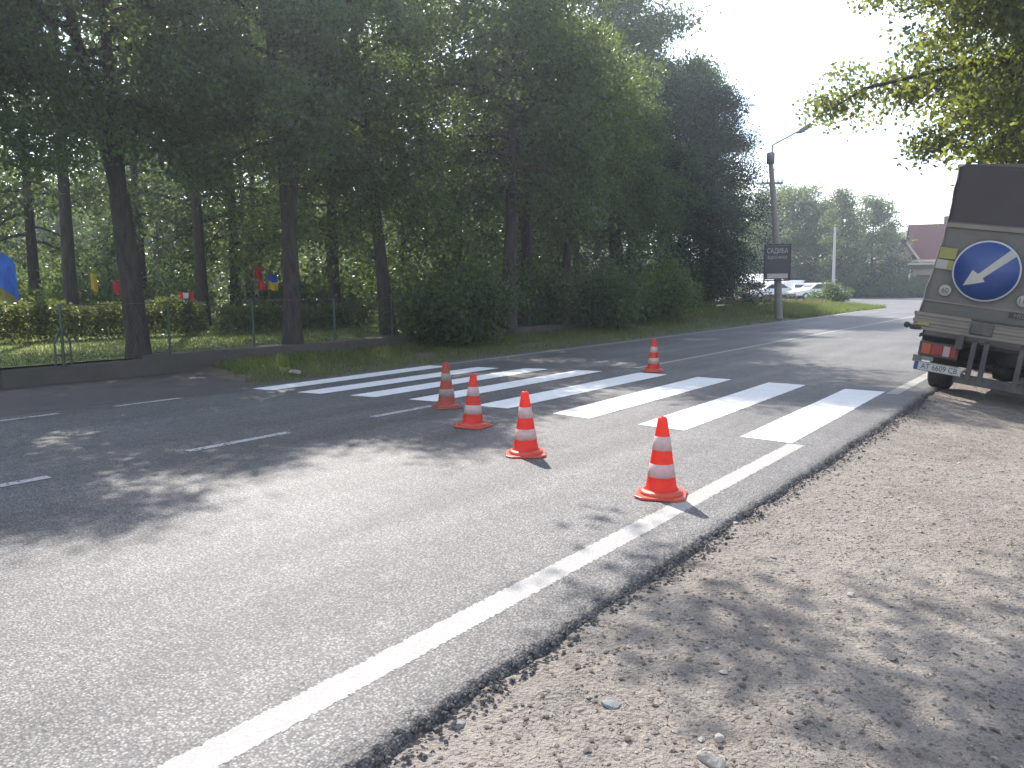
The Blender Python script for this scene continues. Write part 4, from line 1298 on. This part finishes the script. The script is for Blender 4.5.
# ------------------------------------------------------------------ traffic cones
def cone_mat(name, col, trans):
    m, t, p, o = mat_new(name)
    co0 = nd(t, 'ShaderNodeTexCoord').outputs['Object']
    oi = nd(t, 'ShaderNodeObjectInfo')
    ad = nd(t, 'ShaderNodeVectorMath', operation='ADD'); rr_ = nd(t, 'ShaderNodeMath', operation='MULTIPLY'); rr_.inputs[1].default_value = 37.0
    t.links.new(oi.outputs['Random'], rr_.inputs[0]); t.links.new(co0, ad.inputs[0]); t.links.new(rr_.outputs[0], ad.inputs[1])
    co = ad.outputs[0]
    n = noise_n(t, co, 12, 6, .65)
    n2 = noise_n(t, co, 40, 5, .7)
    c = mix(t, ramp(t, n, [(.5, 0.0), (.72, .5)]), col, tuple(x * .45 + .03 for x in col))
    c = mix(t, ramp(t, n2, [(.6, 0.0), (.72, .6)]), c, tuple(x * .3 + .03 for x in col))
    t.links.new(c, p.inputs['Base Color']); p.inputs['Roughness'].default_value = .42
    tr = nd(t, 'ShaderNodeBsdfTranslucent'); t.links.new(c, tr.inputs['Color'])
    ms = nd(t, 'ShaderNodeMixShader'); ms.inputs[0].default_value = trans
    t.links.new(p.outputs[0], ms.inputs[1]); t.links.new(tr.outputs[0], ms.inputs[2]); t.links.new(ms.outputs[0], o.inputs['Surface'])
    return m
CONE_R = cone_mat('cone_red', (.85, .055, .025), .5)
CONE_B = cone_mat('cone_base', (.55, .08, .045), .15)
CONE_W = cone_mat('cone_white', (.62, .52, .50), .35)
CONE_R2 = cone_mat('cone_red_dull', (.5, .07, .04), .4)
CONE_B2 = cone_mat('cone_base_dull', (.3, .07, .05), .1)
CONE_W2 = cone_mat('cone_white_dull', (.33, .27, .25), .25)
def make_cone(CONE_R=CONE_R, CONE_B=CONE_B, CONE_W=CONE_W):
    root = empty('traffic_cone')
    def rad(z): return .103 - (z - .03) * (.103 - .028) / (.508 - .03)
    mb = MB()
    # octagonal-cornered square flange
    s, c = .158, .05
    pl = [(-s + c, -s), (s - c, -s), (s, -s + c), (s, s - c), (s - c, s), (-s + c, s), (-s, s - c), (-s, -s + c)]
    mb.prism(pl, 0, .016, 'Z'); 
    mb.lathe([(.138, .0155), (.138, .03), (.126, .04), (.112, .043)], 32)
    mb.build('base', CONE_B, root, bevel=.004)
    zs = [(.04, .128), (.212, .298), (.386, .508)]
    mb = MB()
    prof = [(.112, .042), (rad(.05), .05)] + [(rad(z), z) for z in (.1, .15, .2, .25, .3, .35, .4, .45, .495)] + [(.024, .504), (.02, .508), (.012, .508), (.012, .47)]
    mb.lathe(prof, 36)
    mb.build('body', CONE_R, root)
    for z0, z1 in ((.128, .212), (.298, .386)):
        mb = MB(); e = .0022
        mb.lathe([(rad(z0), z0), (rad(z0) + e, z0 + .001), (rad(z1) + e, z1 - .001), (rad(z1), z1)], 36)
        mb.build('reflective_band', CONE_W, root)
    return root
cone = make_cone()
CG = 'traffic cones around the new crosswalk'
for k, (px, py, rz, tl, lab) in enumerate(((661, 495.5, 20, 0, 'front traffic cone beside the white edge line'),
                               (526, 454.5, 35, 0, 'sunlit cone in the middle, left of the front cone'),
                               (473, 426.5, 10, 0, 'glowing red cone half in tree shade'),
                               (447, 407.5, 50, 0, 'dull cone wholly in shade, farthest left'),
                               (653.5, 371.5, 25, 0, 'far cone beyond the crosswalk on the centre line'))):
    o = cone if k == 0 else (make_cone(CONE_R2, CONE_B2, CONE_W2) if k == 3 else copy_tree(cone))
    p = w_ground(px, py); p.z = .0025
    o.location = p; o.rotation_euler = (R((0, .8, -.6, .5, -.7)[k]), R((.4, -.7, .9, -1.0, .6)[k]), R(rz) - YAW)
    tag(o, lab, 'traffic cone', CG)

# ------------------------------------------------------------------ the truck
TARP = plain('tarp_grey', (.112, .105, .094), .75, .25, 2.2, bumpy=.35, dirt=(.055, .046, .036), dirt_amt=.85)
TARP2 = plain('tarp_skirt', (.078, .077, .069), .75, .25, 2.5, bumpy=.3, dirt=(.06, .054, .048), dirt_amt=.5)
TARP_D = plain('tarp_dark', (.034, .026, .028), .7, .25, 1.5, bumpy=.25, dirt=(.05, .042, .04), dirt_amt=.5)
BOARD = plain('board_metal', (.165, .14, .117), .6, .2, 2, bumpy=.15, dirt=(.10, .085, .07), dirt_amt=.85)
CAB = plain('cab_paint', (.55, .56, .56), .4, .08, 2)
YELLOW_R = plain('hivis_yellow', (.2, .19, .045), .5, .2, 12)
LENS_R = plain('lens_red', (.2, .01, .012), .2, .15, 10); LENS_O = plain('lens_orange', (.28, .05, .012), .2, .15, 10)
LENS_W = plain('lens_white', (.3, .2, .2), .2, .15, 10)
PLATE_W = plain('plate_white', (.36, .35, .33), .5, .1, 12, dirt=(.3, .27, .23), dirt_amt=.5)
PLATE_T = plain('plate_black', (.03, .03, .035), .6, .1, 12)
BLUE_S = plain('sign_blue', (.018, .045, .17), .4, .12, 6)
WHITE_S = plain('sign_white', (.33, .34, .37), .45, .12, 8)
STK = plain('sticker_white', (.26, .25, .235), .5, .1, 10)

W, LB = 2.02, 3.3
truck = empty('truck')
# deck and boards
def ribbed(mb, x0, x1, y, z0, z1, n, axis='X'):
    pass
mb = MB(); mb.box((W / 2, LB / 2, .87), (W - .02, LB - .02, .12)); mb.build('deck', DARKMETAL, truck)
def board(x0, x1, y0, y1, z0, z1, name):
    mb = MB()
    n = 5; dz = (z1 - z0) / n
    for k in range(n):
        zc_ = z0 + dz * (k + .5)
        ex = .012 if k % 2 == 0 else 0.0
        mb.box(((x0 + x1) / 2, (y0 + y1) / 2, zc_), ((x1 - x0) + (2 * ex if x1 - x0 < y1 - y0 else 0), (y1 - y0) + (2 * ex if y1 - y0 < x1 - x0 else 0), dz * .999))
    return mb.build(name, BOARD, truck, bevel=.005)
tg = board(0.01, W - .01, 0, .035, .775, .99, 'tailgate')
board(-.004, .03, .04, LB, .775, .99, 'side_board'); board(W - .03, W + .004, .04, LB, .775, .99, 'side_board')
# tarp body: skirt, main, dark top flap with a slight inward taper
def tpf(z): return .02 + .12 * sstep(z, .6, 2.2)
def tarp_rear():
    nx, nz = 26, 44
    vs = []; fs = []; mi = []
    levels = []
    zs = lin(.965, 2.75, nz)
    for j, z in enumerate(zs):
        tp = tpf(z)
        for i in range(nx + 1):
            t = i / nx
            x = tp + (W - 2 * tp) * t
            y = .012 + .02 * (z - 1.0) / 1.8
            y += -.010 * math.sin(z * 7 + .6) * math.sin(t * PI) + .012 * mnoise.noise(Vector((x * 1.6, z * 2.4, 1))) + .006 * mnoise.noise(Vector((x * 5, z * 3, 4)))
            if z > 2.05: y -= .014 + .01 * math.sin(t * 9)
            if z < 1.13: y -= .012
            vs.append((x, y, z - .012 * math.sin(t * PI) * (1 if z > 2.7 else 0)))
    for j in range(nz - 1):
        zc_ = (zs[j] + zs[j + 1]) / 2
        m_ = 2 if zc_ > 2.07 else (1 if zc_ < 1.13 else 0)
        for i in range(nx):
            fs.append((j * (nx + 1) + i, j * (nx + 1) + i + 1, (j + 1) * (nx + 1) + i + 1, (j + 1) * (nx + 1) + i)); mi.append(m_)
    mb = MB()
    mb.v = vs; mb.f = fs; mb.m = mi; mb.sm = [True] * len(fs)
    return mb
mb = tarp_rear(); rear = mb.build('rear_tarp', [TARP, TARP2, TARP_D], truck, fix=False)
md = rear.modifiers.new('thick', 'SOLIDIFY'); md.thickness = .006
mb = MB()
mb.box((W / 2, .0, 2.045), (W - .28, .012, .05)); mb.box((W / 2, -.002, 1.14), (W - .12, .01, .016)); mb.build('seam', BOARD, truck)
mb = MB(); tp = tpf(2.75)
zz3 = [.965, 1.3, 1.6, 1.9, 2.2, 2.75]
for k in range(5):
    z0, z1 = zz3[k], zz3[k + 1]
    for sg in (0, 1):
        f_ = (lambda z: tpf(z)) if sg == 0 else (lambda z: W - tpf(z))
        mb.add([(f_(z0), .04, z0), (f_(z0), LB, z0), (f_(z1), LB, z1), (f_(z1), .05, z1)], [(0, 1, 2, 3)])
    mb.add([(tpf(z0), LB, z0), (W - tpf(z0), LB, z0), (W - tpf(z1), LB, z1), (tpf(z1), LB, z1)], [(0, 1, 2, 3)])
mb.add([(tp, .05, 2.75), (tp, LB, 2.75), (W / 2, LB, 2.80), (W - tp, LB, 2.75), (W - tp, .05, 2.75), (W / 2, .05, 2.80)], [(0, 1, 2, 5), (5, 2, 3, 4)])
mb.add([(W - tp, LB, 2.75), (W / 2, LB, 2.80), (tp, LB, 2.75)], [(0, 1, 2)])
mb.add([(W - tp, .03, 2.74), (W / 2, .03, 2.80), (tp, .03, 2.74)], [(0, 1, 2)])
sd_ = mb.build('side_tarp', TARP, truck); md = sd_.modifiers.new('thick', 'SOLIDIFY'); md.thickness = .006
# lashing rope along the left edge
mb = MB(); mb.tube([(.004 + tpf(1.0 + k * .145) + .008 * math.sin(k * 2.4), -.012 - .006 * math.cos(k * 2), 1.0 + k * .145) for k in range(13)], .005, 5)
mb.build('rope', STK, truck)
# latch sticking out at the left and yellow reflector
mb = MB(); mb.tube([(-.055, .0, .81), (.10, -.012, .79)], .022, 8); mb.lathe([(0, -.025), (.032, -.025), (.038, 0), (.032, .025), (0, .025)], 12, (-.062, 0, .81), ax='Y')
mb.box((.02, .01, .79), (.08, .05, .05)); mb.build('latch', RUBBER, truck)
MB().box((.115, -.022, .852), (.14, .006, .042)).build('reflector', YELLOW_R, truck, bevel=.003)
mb = MB(); mb.tube([(.14, .02, .78), (.13, .02, .71), (.10, .0, .695)], .014, 6); mb.build('hook', DARKMETAL, truck)
# hi-vis patch: yellow top, grey lower half with a yellow corner
mb = MB(); mb.add([(.126, -.018, 1.65), (.31, -.018, 1.65), (.32, -.018, 1.775), (.132, -.018, 1.78)], [(0, 1, 2, 3)], 0)
mb.add([(.115, -.018, 1.53), (.24, -.018, 1.525), (.245, -.018, 1.635), (.12, -.018, 1.64)], [(0, 1, 2, 3)], 1)
mb.add([(.243, -.018, 1.523), (.302, -.018, 1.52), (.31, -.018, 1.632), (.248, -.018, 1.634)], [(0, 1, 2, 3)], 0)
pt = mb.build('reflective_patch', [YELLOW_R, STK], truck, fix=False); md = pt.modifiers.new('thick', 'SOLIDIFY'); md.thickness = .004; md.offset = 1
# speed stickers
for x, z, tx in ((.274, 1.277, '60'), (1.09, 1.265, '110')):
    mb = MB(); mb.lathe([(0, -.021), (.066, -.021), (.069, -.017), (0, -.016)], 24, (x, 0, z), ax='Y')
    s_ = mb.build('sticker', STK, truck)
    text_part('numerals', tx, .085, PLATE_T, s_, Matrix.Translation((x, -.0225, z)) @ Matrix.Rotation(R(90), 4, 'X'), .0006, sx=.9)
MB().box((1.10, -.018, 1.092), (.25, .006, .066)).build('badge', TARP_D, truck)
text_part('badge_lettering', 'HELL', .066, GREYMETAL, truck, Matrix.Translation((1.10, -.0225, 1.092)) @ Matrix.Rotation(R(90), 4, 'X'), .0008)
# soot stain plate / dark latch cover on the tailgate
mb = MB(); mb.box((.74, -.02, .885), (.24, .03, .15)); mb.build('tailgate_lock', DARKMETAL, truck, bevel=.02)
# chassis
mb = MB()
for x in (.55, W - .55): mb.box((x, 2.4, .70), (.08, 5.0, .16))
mb.box((W / 2, .25, .70), (W - 1.1, .08, .12)); mb.box((W / 2, .03, .76), (W - .3, .07, .07))
mb.build('frame', DARKMETAL, truck)
for x in (.70, .83, W - .83, W - .70):
    MB().box((x, .02, .50), (.055, .05, .50)).build('bumper_bracket', DARKMETAL, truck)
mb = MB(); mb.box((W / 2 + .1, .06, .26), (W - .9, .08, .11)); mb.build('underrun_bar', DARKMETAL, truck, bevel=.01)
mb = MB(); mb.box((W / 2, .10, .72), (W - .95, .04, .05)); mb.build('crossbar', BOARD, truck)
mb = MB(); mb.tube([(.35, .95, .36), (W - .35, .95, .36)], .06, 10); mb.lathe([(0, -.16), (.13, -.12), (.15, 0), (.13, .12), (0, .16)], 14, (W / 2, .95, .36), ax='X'); mb.build('axle', DARKMETAL, truck)
mb = MB(); mb.box((W / 2, 1.25, .56), (W - .5, .06, .5)); mb.build('added_underside_plate', DARKMETAL, truck)  # full-width plate added beyond the axle to keep the underside dark
mb = MB(); mb.lathe([(0, .50), (.2, .49), (.30, .47), (.335, .52), (.335, .62), (.30, .67), (0, .66)], 28, (1.25, .50, 0)); mb.build('added_spare_wheel', RUBBER, truck)  # invented wheel that blocks the bright ground showing under the deck
mb = MB(); mb.box((1.35, 1.65, .58), (.5, .7, .3)); mb.build('added_fuel_tank', DARKMETAL, truck, bevel=.04)  # tank added as one more dark block beneath the deck
for x in (.10, W - .52):
    mb = MB(); mb.box((x + .21, .16, .72), (.44, .30, .02)); mb.box((x + .21, .30, .60), (.44, .02, .40)); mb.build('mudguard', RUBBER, truck, bevel=.01)
def wheel(x, y, w_):
    m_ = MB(); r_ = .345
    m_.lathe([(.20, -w_ / 2), (r_ - .05, -w_ / 2), (r_ - .012, -w_ / 2 + .02), (r_, -w_ / 2 + .05), (r_, w_ / 2 - .05), (r_ - .012, w_ / 2 - .02), (r_ - .05, w_ / 2), (.20, w_ / 2)], 32, (x, y, r_), ax='X')
    wo = m_.build('wheel', RUBBER, truck)
    m_ = MB(); m_.lathe([(0, -.05), (.12, -.05), (.20, -w_ / 2 + .01), (.205, w_ / 2 - .01), (.12, .05), (0, .05)], 20, (x, y, r_), ax='X'); m_.build('rim', GREYMETAL, wo)
for x in (.33, W - .33): wheel(x, .85, .27)
for x in (.25, W - .25): wheel(x, 4.0, .215)
# tail lights
for x0, sg in ((.13, 1), (W - .13, -1)):
    mb = MB(); mb.box((x0 + sg * .21, .0, .56), (.43, .06, .175)); lo = mb.build('light_housing', DARKMETAL, truck, bevel=.01)
    for c0, wd, mt, nm in ((.085, .11, LENS_O, 'indicator_lens'), (.21, .135, LENS_R, 'brake_lens'), (.325, .085, LENS_W, 'reverse_lens'), (.405, .065, LENS_R, 'fog_lens')):
        MB().box((x0 + sg * c0 * .93, -.035, .56), (wd * .92, .02, .125)).build(nm, mt, lo, bevel=.006)
MB().box((.24, .0, .44), (.13, .02, .05)).build('lamp_bracket', GREYMETAL, truck)
MB().box((.13, .0, .425), (.10, .03, .08)).build('marker_plate', TARP, truck)
# number plate
mb = MB(); mb.box((.37, -.045, .345), (.52, .008, .112)); pl_ = mb.build('number_plate', PLATE_W, truck, bevel=.003)
MB().box((.138, -.050, .345), (.045, .003, .096)).build('country_strip', BLUE_S, pl_)
text_part('plate_lettering', 'AT 6609 CB', .098, PLATE_T, pl_, Matrix.Translation((.392, -.0495, .343)) @ Matrix.Rotation(R(90), 4, 'X'), .001, sx=.80)
mb = MB()
fr = .008
mb.box((.37, -.0495, .345 + .051), (.505, .002, .005)); mb.box((.37, -.0495, .345 - .051), (.505, .002, .005)); mb.build('plate_border', PLATE_T, pl_)
# cab
mb = MB()
cabp = [(3.42, .62), (3.42, 2.0), (3.7, 2.12), (4.5, 2.08), (5.05, 1.42), (5.55, 1.22), (5.65, .62)]
mb.prism(cabp, .08, W - .08, 'X'); mb.build('cab', CAB, truck, bevel=.06)
mb = MB(); mb.prism([(3.75, 1.42), (3.75, 1.95), (4.42, 1.93), (4.85, 1.42)], .066, W - .066, 'X'); mb.build('cab_window', GLASS_D, truck)
mb = MB(); mb.add([(.2, 4.60, 1.99), (W - .2, 4.60, 1.99), (W - .2, 5.06, 1.45), (.2, 5.06, 1.45)], [(0, 1, 2, 3)]); wsn = mb.build('windscreen', GLASS_D, truck)
md = wsn.modifiers.new('thick', 'SOLIDIFY'); md.thickness = .04; md.offset = 0
mb = MB(); mb.box((W / 2, 5.68, .6), (W - .1, .14, .22)); mb.build('front_bumper', RUBBER, truck, bevel=.03)
for x in (-.12, W + .12): MB().box((x, 4.75, 1.5), (.16, .06, .26)).build('mirror', RUBBER, truck, bevel=.02)
ROLL = R(8.2)
TPOS = rp(-1.99, 10.93, .02)
Mt = Matrix.Translation(TPOS) @ Matrix.Rotation(-YAW, 4, 'Z') @ Matrix.Rotation(ROLL, 4, 'Y')
truck.matrix_world = Mt
tag(truck, 'tilted grey tarpaulin truck parked on the dirt shoulder', 'truck')
# the round arrow sign hung on the tailgate tarp
sg = empty('arrow_sign')
RS = .352
mb = MB(); mb.lathe([(0, 0), (RS, 0), (RS, -.012), (RS - .004, -.016), (0, -.016)], 64, ax='Y'); mb.build('rim', WHITE_S, sg)
mb = MB(); mb.lathe([(0, -.0165), (RS * .945, -.0165), (RS * .945, -.0185), (0, -.0185)], 64, ax='Y'); mb.build('blue_face', BLUE_S, sg)
ar = [(-.655, -.455), (-.39, .055), (-.225, -.085), (.67, .66), (.86, .47), (-.09, -.226), (-.02, -.35)]
c8, s8 = math.cos(ROLL), math.sin(ROLL)
ar = [((x * c8 - y * s8) * RS, (x * s8 + y * c8) * RS) for x, y in ar]
mb = MB(); mb.prism(ar, -.0205, -.0186, 'Y'); mb.build('arrow', plain('sign_arrow', (.32, .31, .285), .45, .12, 8), sg)
sg.matrix_world = Mt @ Matrix.Translation((.657, -.03, 1.555))
tag(sg, 'round blue sign with white arrow pointing down left', 'road sign')
